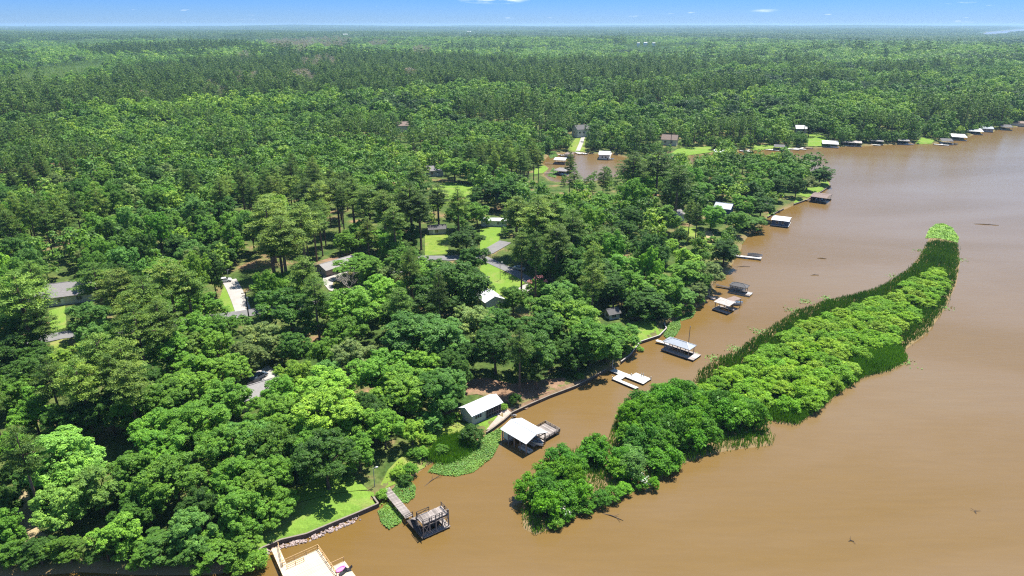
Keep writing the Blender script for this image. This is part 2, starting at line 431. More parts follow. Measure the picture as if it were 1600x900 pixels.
BW, BH = 12.0, 14.0                                   # broadleaf prototype: crown width, height
def broadleaf(seed, lod, shape=0):
    rg = np.random.default_rng(seed)
    c0 = np.array([0, 0, 7.5]); a = np.array([4.4, 4.4, 5.0])
    if shape == 1: a = np.array([3.9, 3.9, 5.3]); c0 = np.array([0, 0, 7.6])
    if shape == 2: a = np.array([4.8, 4.4, 3.5]); c0 = np.array([0, 0, 9.0])
    nl = {0: 17, 1: 9, 2: 5}[lod]
    d = fib(int(nl * 1.2), rg, .22); d = d[d[:, 2] > -.75][:nl]
    irr = rg.uniform(.66, 1.2, (len(d), 1))
    lobe = c0 + d * a * irr
    lr = rg.uniform(1.2, 2.4, len(d)) * (1.0 if lod == 0 else 1.15)
    lobe = np.vstack([lobe, c0 + np.array([[0, 0, a[2] * .55]])]); lr = np.append(lr, 2.3)
    if lod == 0:
        m = 23
        sub, sr = [], []
        for c, r in zip(lobe, lr):
            dd = unit(rg.normal(size=(m, 3)) + np.array([0, 0, .45]) + unit(c - c0) * .55)
            sub.append(c + dd * r * rg.uniform(.62, 1.08, (m, 1))); sr.append(rg.uniform(.34, .74, m))
        sub = np.concatenate(sub); sr = np.concatenate(sr)
        v = join([leaves(sub, sr, 60, .15, .8, .75, .45, rg=rg),
                  leaves(lobe, lr * .8, 45, .42, .9, .3, .8, zmin=-1, rg=rg, fill=(.3, 1)),
                  leaves([c0 - np.array([0, 0, .8])], [3.4], 110, .7, .9, .2, .8, zmin=-1, rg=rg, fill=(.2, 1))])
    elif lod == 1:
        m = 8
        sub = np.concatenate([c + unit(rg.normal(size=(m, 3)) + np.array([0, 0, .5]) + unit(c - c0) * .5) * r * .85 for c, r in zip(lobe, lr)])
        v = join([leaves(sub, rg.uniform(.7, 1.15, len(sub)), 8, .5, .75, .8, .3, rg=rg), leaves(lobe, lr * .85, 10, .9, .9, .4, .6, zmin=-1, rg=rg)])
    else:
        v = join([leaves(lobe, lr * 1.25, 16, 1.0, .85, .95, .25, rg=rg)])
    return v, lobe, c0
PW, PH = 8.0, 22.0                                    # pine prototype
def pine(seed, lod, slim=1.0):
    rg = np.random.default_rng(seed)
    cs, rs = [], []
    top, bot = 21.4, rg.uniform(11.0, 13.2)
    lev = {0: 9, 1: 6, 2: 3}[lod]
    for i in range(lev):
        t = i / (lev - 1); z = bot + (top - bot) * t
        R_ = (3.2 * (1 - t ** 2.2) + .55) * (0.55 + .45 * min(1, t * 3 + .35)) * slim
        k = max(1, int({0: 7.5, 1: 5, 2: 4}[lod] * R_ / 3.2 + 1))
        a0 = rg.uniform(0, 6)
        for j in range(k):
            an = a0 + 6.283 * j / k + rg.normal() * .3; r = R_ * rg.uniform(.55, 1.08)
            cs.append((math.cos(an) * r, math.sin(an) * r, z + rg.normal() * .45 + .3)); rs.append(rg.uniform(.75, 1.25) * (1.0 if lod == 0 else 1.25))
            if lod == 0 and r > 1.6:
                cs.append((math.cos(an + .2) * r * .55, math.sin(an + .2) * r * .55, z + rg.normal() * .3)); rs.append(rg.uniform(.6, .9))
    cs.append((0, 0, top)); rs.append(.8)
    cs = np.array(cs)
    n, s = {0: (92, .20), 1: (15, .52), 2: (12, 1.0)}[lod]
    v = leaves(cs, rs, n, s, .58, .75, .6, .34 if lod == 0 else .5, zmin=-.25, rg=rg, fill=(.35, 1.08))
    return v, cs
def shrub(seed, lod=0):
    """dome of upright plumes, foliage down to the ground (5 m wide, 5 m tall)"""
    rg = np.random.default_rng(seed)
    nl = 15
    d = fib(nl * 2, rg, .2); d = d[d[:, 2] > -.12][:nl + 2]
    c = np.array([0, 0, 1.7]) + d * np.array([1.85, 1.85, 2.3]) * rg.uniform(.8, 1.12, (len(d), 1))
    r = rg.uniform(.75, 1.1, len(d))
    m = 12
    sub = np.concatenate([k + unit(rg.normal(size=(m, 3)) + np.array([0, 0, .8])) * q * .8 for k, q in zip(c, r)])
    return join([leaves(sub, rg.uniform(.24, .46, len(sub)), 28, .12, .9, .6, .55, .45, rg=rg),
                 leaves(c, r * .9, 26, .3, 1, .3, .8, zmin=-1, rg=rg, fill=(.2, 1))])

def limb_mesh(name, lobes, c0, mat, r0=.34, h=5.0):
    mb = MB(); top = Vector((0, 0, h))
    mb.tube([(0, 0, -.4), (0, 0, .6), (.08, .05, h * .55), tuple(top), (0, 0, c0[2] + 1.5)], [r0 * 1.5, r0, r0 * .8, r0 * .66, .08], 7)
    for k in list(range(0, len(lobes), 2))[:8]:
        e = Vector(lobes[k]); s = Vector((0, 0, h * (.72 + .35 * ((k * 37) % 10) / 10)))
        mid = s.lerp(e, .5) + Vector((0, 0, .5))
        mb.tube([s, mid, e], [r0 * .42, r0 * .27, .05], 5)
    return mb.mesh(name, mat, True)

B_CROWN, B_TRUNK = [], []
for i in range(8):
    (v, q, t), lobes, c0 = broadleaf(100 + i, 0, [0, 1, 2, 0, 0, 1, 2, 0][i])
    B_CROWN.append(np_mesh('broadleaf_crown', v, q, [M['leaf']], t))
    B_TRUNK.append(limb_mesh('broadleaf_trunk', lobes, c0, M['bark']))
P_CROWN, P_TRUNK = [], []
for i in range(6):
    (v, q, t), cs = pine(200 + i, 0)
    P_CROWN.append(np_mesh('pine_crown', v, q, [M['leaf']], t))
    mb = MB(); mb.tube([(0, 0, -.4), (.0, 0, .5), (.1, .05, 9), (0, 0, 16), (0, 0, 21.5)], [.42, .30, .25, .17, .04], 7)
    for k in range(0, len(cs), 3):
        z = cs[k][2]; mb.tube([(0, 0, z - .5), tuple(cs[k])], [.07, .03], 4)
    P_TRUNK.append(mb.mesh('pine_trunk', M['pine_bark'], True))
S_CROWN, S_TRUNK = [], []
for i in range(6):
    v, q, t = shrub(300 + i)
    S_CROWN.append(np_mesh('shrub_foliage', v, q, [M['leaf']], t))
    mb = MB()
    for k in range(6):
        a = k * 1.05 + i; mb.tube([(math.cos(a) * .15, math.sin(a) * .15, -.3), (math.cos(a) * .6, math.sin(a) * .6, 1.3), (math.cos(a) * 1.4, math.sin(a) * 1.4, 2.9)], [.07, .05, .02], 4)
    S_TRUNK.append(mb.mesh('shrub_stems', M['bark']))
def bare_tree(seed):
    rg = random.Random(seed); mb = MB()
    def grow(p, d, L, r, lev):
        pts = [p]; q = p
        for i in range(3):
            d = (d + Vector((rg.gauss(0, .16), rg.gauss(0, .16), rg.gauss(.04, .1)))).normalized(); q = q + d * L / 3; pts.append(q)
        mb.tube(pts, [r, r * .85, r * .7, r * .5], 4 if lev else 6, cap=False)
        if lev < 4:
            for k in range(4 if lev < 3 else 5):
                s = pts[1 + (k % 3)] if lev else pts[2 + k % 2]
                dd = (d + Vector((rg.gauss(0, .75), rg.gauss(0, .75), rg.gauss(.15, .35)))).normalized()
                grow(s, dd, L * rg.uniform(.55, .78), max(r * .5, .028), lev + 1)
    grow(Vector((0, 0, -.3)), Vector((0, 0, 1)), 5.2, .26, 0)
    return mb.mesh('bare_branches', M['dead_wood'])

TINT = {'d': (.026, .074, .015), 'm': (.048, .125, .020), 'l': (.068, .162, .026), 'y': (.088, .186, .030), 'b': (.050, .130, .038),
        'p': (.082, .178, .045), 'g': (.075, .125, .055), 'o': (.048, .098, .025), 'k': (.032, .070, .018), 'q': (.068, .125, .032)}
TINT = {k: (v[0] * 2.5, v[1] * 2.15, v[2] * 1.3) for k, v in TINT.items()}
TWORD = {'d': 'dark green', 'm': 'green', 'l': 'light green', 'y': 'yellow-green', 'b': 'blue-green', 'p': 'pale green', 'g': 'grey-green',
         'o': 'olive green', 'k': 'dark olive', 'q': 'pale olive'}
# landmarks used to say which tree is meant: (pixel x, pixel y, words)
MAINLM = [(490, 875, 'the new pale wooden deck'), (675, 815, 'the two-level weathered dock'), (520, 805, 'the lawn with the riprap edge'),
          (585, 750, 'the pole lamp by the lawn'), (735, 680, 'the round shoreline bush'), (750, 636, 'the white-roofed screened house'), (828, 675, 'the white-roofed boathouse'),
          (985, 592, 'the U-shaped floating dock'), (1060, 542, 'the grey hip-roofed boathouse'), (1010, 520, 'the bright lawn with a pale wall'),
          (1135, 472, 'the twin-roofed rusty boathouse'), (1150, 448, 'the dark arched boathouse'), (1167, 401, 'the long narrow pier'), (1220, 345, 'the blue floating boathouse'),
          (1280, 308, 'the brown boathouse on the point'), (873, 258, 'the docks in the cove'), (943, 243, 'the white boathouse in the cove'),
          (908, 205, 'the cove house up the lawn path'), (100, 458, 'the grey-roofed house far left'), (518, 416, 'the tan house'), (548, 438, 'the bare grey tree'),
          (366, 462, 'the pale concrete driveway'), (386, 482, 'the crossarm utility pole'), (420, 588, 'the pale bare courtyard'), (765, 470, 'the white-gabled house'),
          (785, 430, 'the lawn with a lamp pole'), (811, 421, 'the silver parked car'), (770, 345, 'the white mobile home'), (680, 372, 'the small shed under pines'),
          (710, 298, 'the hidden bright meadow'), (955, 487, 'the small dark shed roof'), (1100, 368, 'the sandy slope'), (1130, 330, 'the blue-grey house in the trees'),
          (35, 800, 'the bare tan clearing'), (840, 445, 'the pink-flowering crepe myrtle'), (860, 432, 'the bare twiggy tree'), (680, 268, 'the grey gabled house by the meadow'),
          (1045, 215, 'the brown-roofed far house'), (1050, 345, 'the small white cottage'), (630, 200, 'the lone roof in the forest')]
ISLELM = [(905, 805, 'the muddy edge of the near island'), (820, 820, 'the low left tip of the near island'), (900, 705, 'the notch in the near island'), (985, 745, 'the pale flowering spot'),
          (1020, 765, 'the small offshore bush'), (955, 680, 'the left bulge of the near island'), (1080, 615, 'the top of the near island'), (1205, 690, 'the right tip of the near island'),
          (1090, 600, 'the left end of the long island'), (1180, 645, 'the gap between the islands'), (1300, 610, 'the reeds on the right shore'), (1410, 560, 'the bulge of the right shore'),
          (1480, 480, 'the far reed bed'), (1470, 365, 'the lily-pad tip'), (1350, 455, 'the reeds on the left shore'), (1180, 525, 'the left reed bank'), (1250, 560, 'the middle of the long island')]
TREES = []      # (root, type word, tint, size word, px, py, landmark list)
def tree_obj(kind, x, y, z, sxy, sz, tint, rot, name, cat, group, proto, lms, lean=0):
    root = empty(name, (x, y, z), rot); root.scale = (sxy, sxy, sz)
    tag(root, None, cat, group)
    cr, tr = {'B': (B_CROWN, B_TRUNK), 'P': (P_CROWN, P_TRUNK), 'S': (S_CROWN, S_TRUNK)}[kind]
    c = mesh_obj('crown' if kind != 'S' else 'foliage', cr[proto % len(cr)], root)
    base = np.array(TINT[tint]) * (rng.uniform(.78, 1.30) if kind != 'S' else rng.uniform(.88, 1.14)) * rng.uniform(.95, 1.05, 3)
    c.color = (*base, 1)
    mesh_obj('trunk' if kind != 'S' else 'stems', tr[proto % len(tr)], root)
    cz = z + sz * {'B': 8.7, 'P': 16.5, 'S': 2.6}[kind]
    px, py, dep = proj(x, y, cz)
    wpx = sxy * {'B': 12, 'P': 8, 'S': 5}[kind] * FPX / dep
    TREES.append([root, cat, tint, wpx, px, py, lms])
    return root

# ---- trees read off the photograph one by one: crown centre pixel, crown width in pixels, kind, tint
HAND = """
95 712 125 B p;150 757 92 B p;95 790 85 B p;62 745 75 B b;120 735 90 B p;183 835 84 B l;206 735 76 B m;252 698 90 B m;272 745 105 B m;228 782 72 B m;300 662 108 B m;258 668 88 B m
352 698 98 B m;388 690 84 B b;374 742 84 B m;346 765 74 B m;374 795 80 B m;398 765 70 B l;428 782 68 B l;330 852 92 B m;298 828 72 B b;382 884 56 B l;250 850 80 B d;10 700 66 B m
20 882 62 B m;66 884 58 B d;112 888 60 B m;60 858 46 B l;4 782 66 B d;8 828 60 B m;170 880 60 B d;232 886 58 B m;300 885 66 B d;410 815 56 B m;205 805 60 B d;310 790 70 B d;20 735 50 B d
30 462 96 P q;50 432 52 P o;22 508 92 B d;60 500 50 P k;20 548 84 B d;58 560 66 B d;40 588 70 B d;78 590 60 P o;15 612 62 B m;50 640 80 B m;128 496 62 B b;104 565 52 B y;168 520 56 B y
150 436 74 P o;187 450 72 P q;226 464 78 P o;264 436 76 P q;292 446 60 P o;205 485 66 P q;248 498 70 P q;214 512 74 P o;155 555 80 P q;192 562 74 P q;122 592 72 P q;200 598 70 P q;174 585 60 P o
262 472 60 B m;320 476 62 B m;310 512 80 B m;262 548 82 B m;332 538 62 B l;312 580 84 B l;290 605 80 B l;262 624 92 B m;214 636 84 B m;360 582 70 B l;350 622 82 B m;384 556 60 B g;170 640 76 B d;130 650 70 B d;95 655 70 B d
345 515 55 B m;232 600 66 B d;300 540 60 B o
440 446 84 B l;452 482 100 B d;474 428 62 P o;492 460 56 P o;550 482 92 B l;520 478 54 B m;560 416 80 B m;584 424 60 B m;634 410 68 B m;606 430 46 B g;596 456 78 B l;706 446 114 B d;684 474 80 B d;728 460 60 B d
738 402 52 B d;728 372 58 B d;742 435 40 B d;646 520 118 B b;692 526 90 B b;625 486 76 B m;551 552 72 B g;505 548 50 B l;460 588 58 B y;416 526 62 B g;424 556 52 B g;592 582 98 B m;626 596 82 B m;655 572 72 B l;700 600 62 B b
512 584 62 B b;505 612 100 B y;440 614 60 B m;740 506 72 B g;770 500 44 B m;460 540 56 B d;540 520 62 B m
512 642 112 B y;552 655 72 B l;425 648 74 B m;420 696 80 B m;452 668 62 B l;508 714 106 B d;600 666 60 B l;636 678 42 B y;576 645 72 B d;652 628 82 B d;625 615 84 B l;694 618 52 B b;425 738 70 B m;462 705 60 B d;480 690 70 B m
560 700 56 B m;590 640 56 B d;672 655 46 B b;700 570 50 B d;725 555 48 B d
782 506 72 B d;774 542 84 B d;850 512 78 B d;836 546 92 B d;904 500 90 B l;924 526 90 B m;970 522 64 B m;802 466 52 B m;856 482 50 B l;876 460 56 B b;884 442 34 B m;862 482 88 B m;812 538 44 P k;822 590 40 P k;948 546 50 B m;905 545 60 B d
880 548 50 B d;720 580 40 B d;905 470 50 B m
970 420 74 B m;992 448 64 B m;1008 472 70 B d;1038 450 60 B m;1064 462 50 B b;1072 428 62 B l;938 428 80 B d;916 428 70 B d;960 450 60 B d;985 485 50 B d;890 425 50 B d;1085 452 44 B g;1050 478 40 B m;1030 485 40 B d;1095 440 36 B m
825 342 76 P q;850 330 64 P q;868 336 60 P o;895 352 56 P o;808 330 56 P q;835 370 60 P o;870 375 60 P o;908 327 36 B b;845 402 52 B b;882 402 80 B d;950 376 60 B o;920 384 70 B m;812 395 46 B d;860 410 44 B d;1000 292 46 B l;1010 380 50 B d;1038 337 52 B l
1042 390 46 B y;1072 405 46 B y;1096 388 42 B l;1130 414 56 B d;1110 428 48 B g;1062 366 28 B d;1170 345 58 B m;1112 336 48 B m;1028 256 56 P k;990 258 56 P k;1060 280 56 P k;1100 300 44 B m;1130 290 44 B d;1175 300 50 B d;1150 345 40 B m
1235 268 52 B m;1205 265 44 B m;1180 272 40 B l;1212 290 44 B d;1282 272 48 B d;1262 285 36 B g;1245 290 30 B d;1190 320 46 B d;1160 318 40 B m
400 350 80 P q;420 330 70 P q;440 370 80 P q;470 345 70 P q;415 380 70 P q;500 305 50 P q;525 300 50 P o;550 300 56 P o;575 312 56 P o;480 300 50 P k;600 320 56 P o;640 310 64 P k;615 345 50 P o;655 325 50 P k;684 306 48 P k;700 318 44 P q
560 360 48 B m;588 372 48 B l;610 380 50 B m;540 375 40 B l;640 365 40 B d;745 330 44 B m;762 300 54 B d;790 298 60 B d;800 285 50 B d;715 335 44 B m;710 260 52 B l;742 262 46 B m;650 270 40 P q;770 260 40 B m
"""
hand_pts = []
for row in HAND.replace('\n', ';').split(';'):
    if not row.strip(): continue
    cx, cy, w, k, t = row.split(); hand_pts.append((float(cx), float(cy), float(w), k, t))
# ------------------------------------------------------------------ ground, water, haze
def ground_mat():
    m, n, l, out = new_mat('forest_ground')
    b = N(n, 'ShaderNodeBsdfPrincipled'); b.inputs['Roughness'].default_value = .95; b.inputs['Specular IOR Level'].default_value = .1
    g = N(n, 'ShaderNodeNewGeometry'); pos = g.outputs['Position']
    f1 = noise(n, l, .09, 5, .6, pos); f2 = noise(n, l, 1.1, 4, .6, pos)
    r1 = ramp(n, [(.38, (.045, .085, .018)), (.55, (.10, .13, .035)), (.68, (.24, .155, .085))]); l.new(f1, r1.inputs['Fac'])
    r2 = ramp(n, [(.3, (.6, .6, .6)), (.7, (1.3, 1.3, 1.3))]); l.new(f2, r2.inputs['Fac'])
    c = mix(n, l, 'MULTIPLY', 1, r1.outputs['Color'], r2.outputs['Color'])
    f3 = noise(n, l, .004, 3, .6, pos)
    r3 = ramp(n, [(.4, (.035, .075, .02)), (.6, (.06, .11, .03))]); l.new(f3, r3.inputs['Fac'])
    at = N(n, 'ShaderNodeAttribute', attribute_name='far')
    c = mix(n, l, 'MIX', at.outputs['Fac'], c, r3.outputs['Color'])
    mu = N(n, 'ShaderNodeAttribute', attribute_name='mud')
    c = mix(n, l, 'MIX', mu.outputs['Fac'], c, (.26, .165, .09))
    l.new(c, b.inputs['Base Color']); l.new(b.outputs[0], out.inputs['Surface'])
    return m
rr = np.concatenate([np.geomspace(40, 90, 20, False), np.geomspace(90, 700, 330, False), np.geomspace(700, 26000, 120)])
aa = np.radians(np.linspace(-62, 62, 401))
RRg, AAg = np.meshgrid(rr, aa, indexing='ij')
GX, GY = (RRg * np.sin(AAg)).ravel(), (RRg * np.cos(AAg)).ravel()
GZ = height(GX, GY)
nr_, na_ = len(rr), len(aa)
ii = np.arange(nr_ - 1)[:, None] * na_ + np.arange(na_ - 1)[None]
GQ = np.stack([ii, ii + 1, ii + na_ + 1, ii + na_], -1).reshape(-1, 4)
gme = np_mesh('ground', np.stack([GX, GY, GZ], -1), GQ[:, ::-1], [ground_mat()])
gm, gi = shore_sd(GX, GY)
at_ = gme.attributes.new('far', 'FLOAT', 'POINT'); at_.data.foreach_set('value', np.clip((np.hypot(GX, GY) - 900) / 900, 0, 1).astype(np.float32))
at_ = gme.attributes.new('mud', 'FLOAT', 'POINT'); at_.data.foreach_set('value', (np.clip(1.2 - GZ, 0, 1) * (gm < 3) * .75).astype(np.float32))
gme.polygons.foreach_set('use_smooth', [True] * len(gme.polygons))
ground = mesh_obj('ground', gme); tag(ground, kind='structure')

def water_mat():
    m, n, l, out = new_mat('muddy_water')
    b = N(n, 'ShaderNodeBsdfPrincipled')
    g = N(n, 'ShaderNodeNewGeometry'); pos = g.outputs['Position']
    mp = N(n, 'ShaderNodeMapping'); l.new(pos, mp.inputs['Vector']); mp.inputs['Rotation'].default_value = (0, 0, R(-52)); mp.inputs['Scale'].default_value = (.006, .018, 1)
    f1 = noise(n, l, 1.0, 5, .55, mp.outputs['Vector'], .6)
    # muddy colour with reflections painted in: ochre for trees, paler tan for sky
    r1 = ramp(n, [(.36, (.152, .092, .026)), (.50, (.168, .108, .046)), (.64, (.178, .122, .062))]); l.new(f1, r1.inputs['Fac'])
    m3 = N(n, 'ShaderNodeMapping'); l.new(pos, m3.inputs['Vector']); m3.inputs['Rotation'].default_value = (0, 0, R(28)); m3.inputs['Scale'].default_value = (.10, .75, 1)
    sk = noise(n, l, 1.0, 5, .7, m3.outputs['Vector'], .5)
    rk = ramp(n, [(.3, (.955, .955, .955)), (.7, (1.04, 1.04, 1.04))]); l.new(sk, rk.inputs['Fac'])
    sh = N(n, 'ShaderNodeAttribute', attribute_name='near_bank'); rs2 = ramp(n, [(0, (0, 0, 0)), (1, (.62, .62, .62))]); l.new(sh.outputs['Fac'], rs2.inputs['Fac'])
    silt_reflection = mix(n, l, 'MIX', rs2.outputs['Color'], r1.outputs['Color'], (.153, .088, .020))
    l.new(mix(n, l, 'MULTIPLY', 1, silt_reflection, rk.outputs['Color']), b.inputs['Base Color'])
    b.inputs['Roughness'].default_value = .2; b.inputs['IOR'].default_value = 1.36
    m2 = N(n, 'ShaderNodeMapping'); l.new(pos, m2.inputs['Vector']); m2.inputs['Rotation'].default_value = (0, 0, R(24)); m2.inputs['Scale'].default_value = (.42, 1.15, 1)
    w1 = noise(n, l, 1.0, 4, .6, m2.outputs['Vector'], .4)
    calm = noise(n, l, .012, 4, .6, pos, .8)
    rc = ramp(n, [(.36, (.25, .25, .25)), (.62, (1, 1, 1))]); l.new(calm, rc.inputs['Fac'])
    mm = N(n, 'ShaderNodeMath', operation='MULTIPLY'); l.new(w1, mm.inputs[0]); l.new(rc.outputs['Color'], mm.inputs[1])
    bp = N(n, 'ShaderNodeBump'); bp.inputs['Strength'].default_value = .5; bp.inputs['Distance'].default_value = .16
    l.new(mm.outputs[0], bp.inputs['Height']); l.new(bp.outputs['Normal'], b.inputs['Normal'])
    l.new(b.outputs[0], out.inputs['Surface'])
    return m
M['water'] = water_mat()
wr = np.concatenate([np.geomspace(12, 700, 190, False), np.geomspace(700, 26500, 50)]); wa_ = np.radians(np.linspace(-64, 64, 220))
wR, wA = np.meshgrid(wr, wa_, indexing='ij'); WX, WY = (wR * np.sin(wA)).ravel(), (wR * np.cos(wA)).ravel()
ii = np.arange(len(wr) - 1)[:, None] * len(wa_) + np.arange(len(wa_) - 1)[None]
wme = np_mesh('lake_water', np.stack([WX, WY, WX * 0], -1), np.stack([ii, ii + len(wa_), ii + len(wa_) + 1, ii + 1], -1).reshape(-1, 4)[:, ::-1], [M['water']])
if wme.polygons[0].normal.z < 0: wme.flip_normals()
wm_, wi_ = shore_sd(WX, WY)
at_ = wme.attributes.new('near_bank', 'FLOAT', 'POINT'); at_.data.foreach_set('value', np.clip(1 + wm_ / 48, 0, 1).astype(np.float32))      # ochre share rises towards the mainland bank
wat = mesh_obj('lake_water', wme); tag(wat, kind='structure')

m, n_, l_, out = new_mat('air')
pv = N(n_, 'ShaderNodeVolumePrincipled'); pv.inputs['Density'].default_value = HAZE_DENSITY
pv.inputs['Color'].default_value = (.48, .74, 1.0, 1); pv.inputs['Anisotropy'].default_value = .2
l_.new(pv.outputs[0], out.inputs['Volume'])
hzo = MB().box(-27500, 27500, -900, 27500, -6, 100).build('haze', m); tag(hzo, kind='stuff')

def sheet(name, pix, mat, off=.07, step=2.5, kind='structure', world=None):
    pts = world if world is not None else [PL(*p)[:2] for p in pix]
    pts = [Vector(p) for p in pts]
    fine = []
    for i, p in enumerate(pts):
        q = pts[(i + 1) % len(pts)]; k = max(1, int((q - p).length / step))
        fine += [p.lerp(q, j / k) for j in range(k)]
    xs = [p.x for p in pts]; ys = [p.y for p in pts]
    g = np.stack(np.meshgrid(np.arange(min(xs), max(xs), step) + .13, np.arange(min(ys), max(ys), step) + .17), -1).reshape(-1, 2)
    poly = [(p.x, p.y) for p in pts]
    g = g[inside(poly, g[:, 0], g[:, 1])]
    if len(g): g = g[dist(poly, g[:, 0], g[:, 1]) > step * .4]
    allp = fine + [Vector(p) for p in g]
    v2, e2, f2, *_ = delaunay_2d_cdt(allp, [], [list(range(len(fine)))], 1, 1e-4)
    x = np.array([v.x for v in v2]); y = np.array([v.y for v in v2]); z = np.maximum(height(x, y), .05) + off
    me = bpy.data.meshes.new(name); me.from_pydata(list(zip(x.tolist(), y.tolist(), z.tolist())), [], [tuple(f) for f in f2])
    bm = bmesh.new(); bm.from_mesh(me)
    for f in bm.faces:
        if f.normal.z < 0: f.normal_flip()
    fl_ = bm.faces[:]; cc = np.array([f.calc_center_median()[:2] for f in fl_]); wet = shore_sd(cc[:, 0], cc[:, 1])[0] < .35
    bmesh.ops.delete(bm, geom=[f for f, w_ in zip(fl_, wet) if w_], context='FACES')
    bm.to_mesh(me); bm.free()
    me.materials.append(mat)
    o = mesh_obj(name, me); tag(o, kind=kind); return o
def strip_poly(pix, w):
    c = [Vector(PL(*p)[:2]) for p in pix]; L_, R_ = [], []
    for i, p in enumerate(c):
        d = (c[min(i + 1, len(c) - 1)] - c[max(i - 1, 0)]).normalized(); nrm = Vector((-d.y, d.x)) * w / 2
        L_.append(p + nrm); R_.append(p - nrm)
    return [tuple(p) for p in L_ + R_[::-1]]
def grass_mat(name, lo, hi, dry):
    m, n, l, out = new_mat(name)
    b = N(n, 'ShaderNodeBsdfPrincipled'); b.inputs['Roughness'].default_value = .9; b.inputs['Specular IOR Level'].default_value = .1
    g = N(n, 'ShaderNodeNewGeometry'); pos = g.outputs['Position']
    f1 = noise(n, l, .35, 6, .7, pos); f2 = noise(n, l, 3.5, 3, .6, pos); f3 = noise(n, l, .13, 5, .65, pos, .7)
    r1 = ramp(n, [(.3, lo), (.7, hi)]); l.new(f1, r1.inputs['Fac'])
    r3 = ramp(n, [(.50, (0, 0, 0)), (.68, (.85, .85, .85))]); l.new(f3, r3.inputs['Fac'])
    c = mix(n, l, 'MIX', r3.outputs['Color'], r1.outputs['Color'], dry)
    r2 = ramp(n, [(.3, (.78, .78, .78)), (.7, (1.2, 1.2, 1.2))]); l.new(f2, r2.inputs['Fac'])
    c = mix(n, l, 'MULTIPLY', 1, c, r2.outputs['Color'])
    l.new(c, b.inputs['Base Color']); l.new(b.outputs[0], out.inputs['Surface']); return m
M['lawn'] = grass_mat('lawn', (.12, .22, .03), (.17, .27, .04), (.23, .25, .07))
M['bright_lawn'] = grass_mat('bright_lawn', (.12, .215, .028), (.165, .26, .036), (.22, .245, .07))
M['weeds'] = grass_mat('weeds', (.11, .19, .025), (.21, .27, .045), (.26, .23, .09))
M['dry_ground'] = grass_mat('dry_ground', (.30, .24, .13), (.36, .28, .16), (.27, .25, .10))
M['litter'] = grass_mat('litter', (.17, .10, .06), (.30, .19, .12), (.10, .13, .04))

SHEETS = [
 ('lawn', [(440, 802), (470, 786), (515, 774), (560, 768), (584, 770), (586, 782), (591, 792), (560, 805.6), (520, 822.2), (480, 838.8), (440, 848.4), (414, 860), (398, 860), (392, 830), (420, 800)], 'lawn'),
 ('lawn', [(744, 663), (775, 649), (784, 656), (760, 673)], 'bright_lawn'),
 ('lawn', [(960, 520), (1000, 500), (1035, 507), (1039, 516), (1029, 526.5), (1014, 531), (998, 536), (984, 554), (972, 560), (950, 545)], 'bright_lawn'),
 ('lawn', [(740, 445), (752, 415), (766, 411), (792, 427), (824, 438), (808, 452), (790, 470), (770, 470), (745, 468)], 'bright_lawn'),
 ('lawn', [(750, 358), (784, 352), (778, 385), (768, 392), (750, 392)], 'bright_lawn'),
 ('lawn', [(664, 366), (702, 358), (700, 396), (664, 400)], 'weeds'),
 ('lawn', [(676, 292), (700, 284), (738, 291), (742, 306), (700, 312), (678, 302)], 'bright_lawn'),
 ('lawn', [(340, 478), (352, 438), (360, 444), (369, 487), (345, 493)], 'bright_lawn'),
 ('lawn', [(76, 486), (102, 478), (104, 512), (80, 520)], 'lawn'),
 ('lawn', [(78, 536), (104, 528), (110, 546), (80, 550)], 'weeds'),
 ('lawn', [(836, 263), (850, 259), (857, 264), (848, 271), (832, 273)], 'bright_lawn'),
 ('lawn', [(886, 236), (902, 212), (915, 210), (914, 237)], 'weeds'),
 ('lawn', [(1048, 240), (1060, 232), (1110, 228), (1112, 238), (1070, 242)], 'bright_lawn'),
 ('lawn', [(1262, 229), (1264, 210), (1275, 208), (1300, 220), (1302, 228)], 'bright_lawn'),
 ('lawn', [(1174, 234), (1180, 226), (1225, 228), (1240, 231)], 'bright_lawn'),
 ('lawn', [(1430, 224), (1440, 215), (1462, 219), (1456, 223)], 'bright_lawn'),
 ('lawn', [(1198, 339), (1205, 328), (1217, 330), (1213, 333)], 'lawn'),
 ('lawn', [(1240, 318), (1244, 308), (1260, 310), (1263, 312)], 'bright_lawn'),
 ('lawn', [(1244, 304), (1252, 292), (1294, 284), (1296, 290), (1284, 298), (1262, 309)], 'bright_lawn'),
 ('lawn', [(800, 662), (792, 640), (860, 612), (930, 588), (960, 570), (968, 570), (925, 592), (860, 620), (830, 633)], 'litter'),
 ('lawn', [(700, 622), (712, 596), (760, 590), (800, 600), (880, 590), (900, 600), (800, 632), (780, 625), (745, 616)], 'litter'),
 ('lawn', [(590, 770), (606, 735), (640, 700), (672, 655), (700, 650), (735, 668), (728, 690), (690, 712), (650, 738), (622, 755)], 'weeds'),
 ('clearing', [(22, 768), (46, 768), (50, 800), (62, 830), (112, 856), (100, 868), (40, 868), (34, 850)], 'dry_ground'),
 ('clearing', [(1060, 352), (1100, 360), (1116, 375), (1110, 388), (1085, 380), (1060, 372)], 'weeds'),
 ('clearing', [(1098, 360), (1112, 362), (1118, 375), (1108, 380)], 'dry_ground'),
 ('clearing', [(485, 412), (540, 396), (560, 398), (545, 412), (505, 425)], 'litter'),
 ('courtyard', [(400, 582), (420, 572), (438, 585), (436, 600), (418, 610), (400, 600)], 'concrete'),
 ('driveway', [(506, 430), (546, 424), (538, 434), (521, 440), (519, 450), (530, 458), (514, 454), (504, 442)], 'concrete'),
 ('garden_path', [(778, 651), (776, 646), (792, 640), (800, 646), (790, 655), (764, 672), (760, 672)], 'paving'),
]
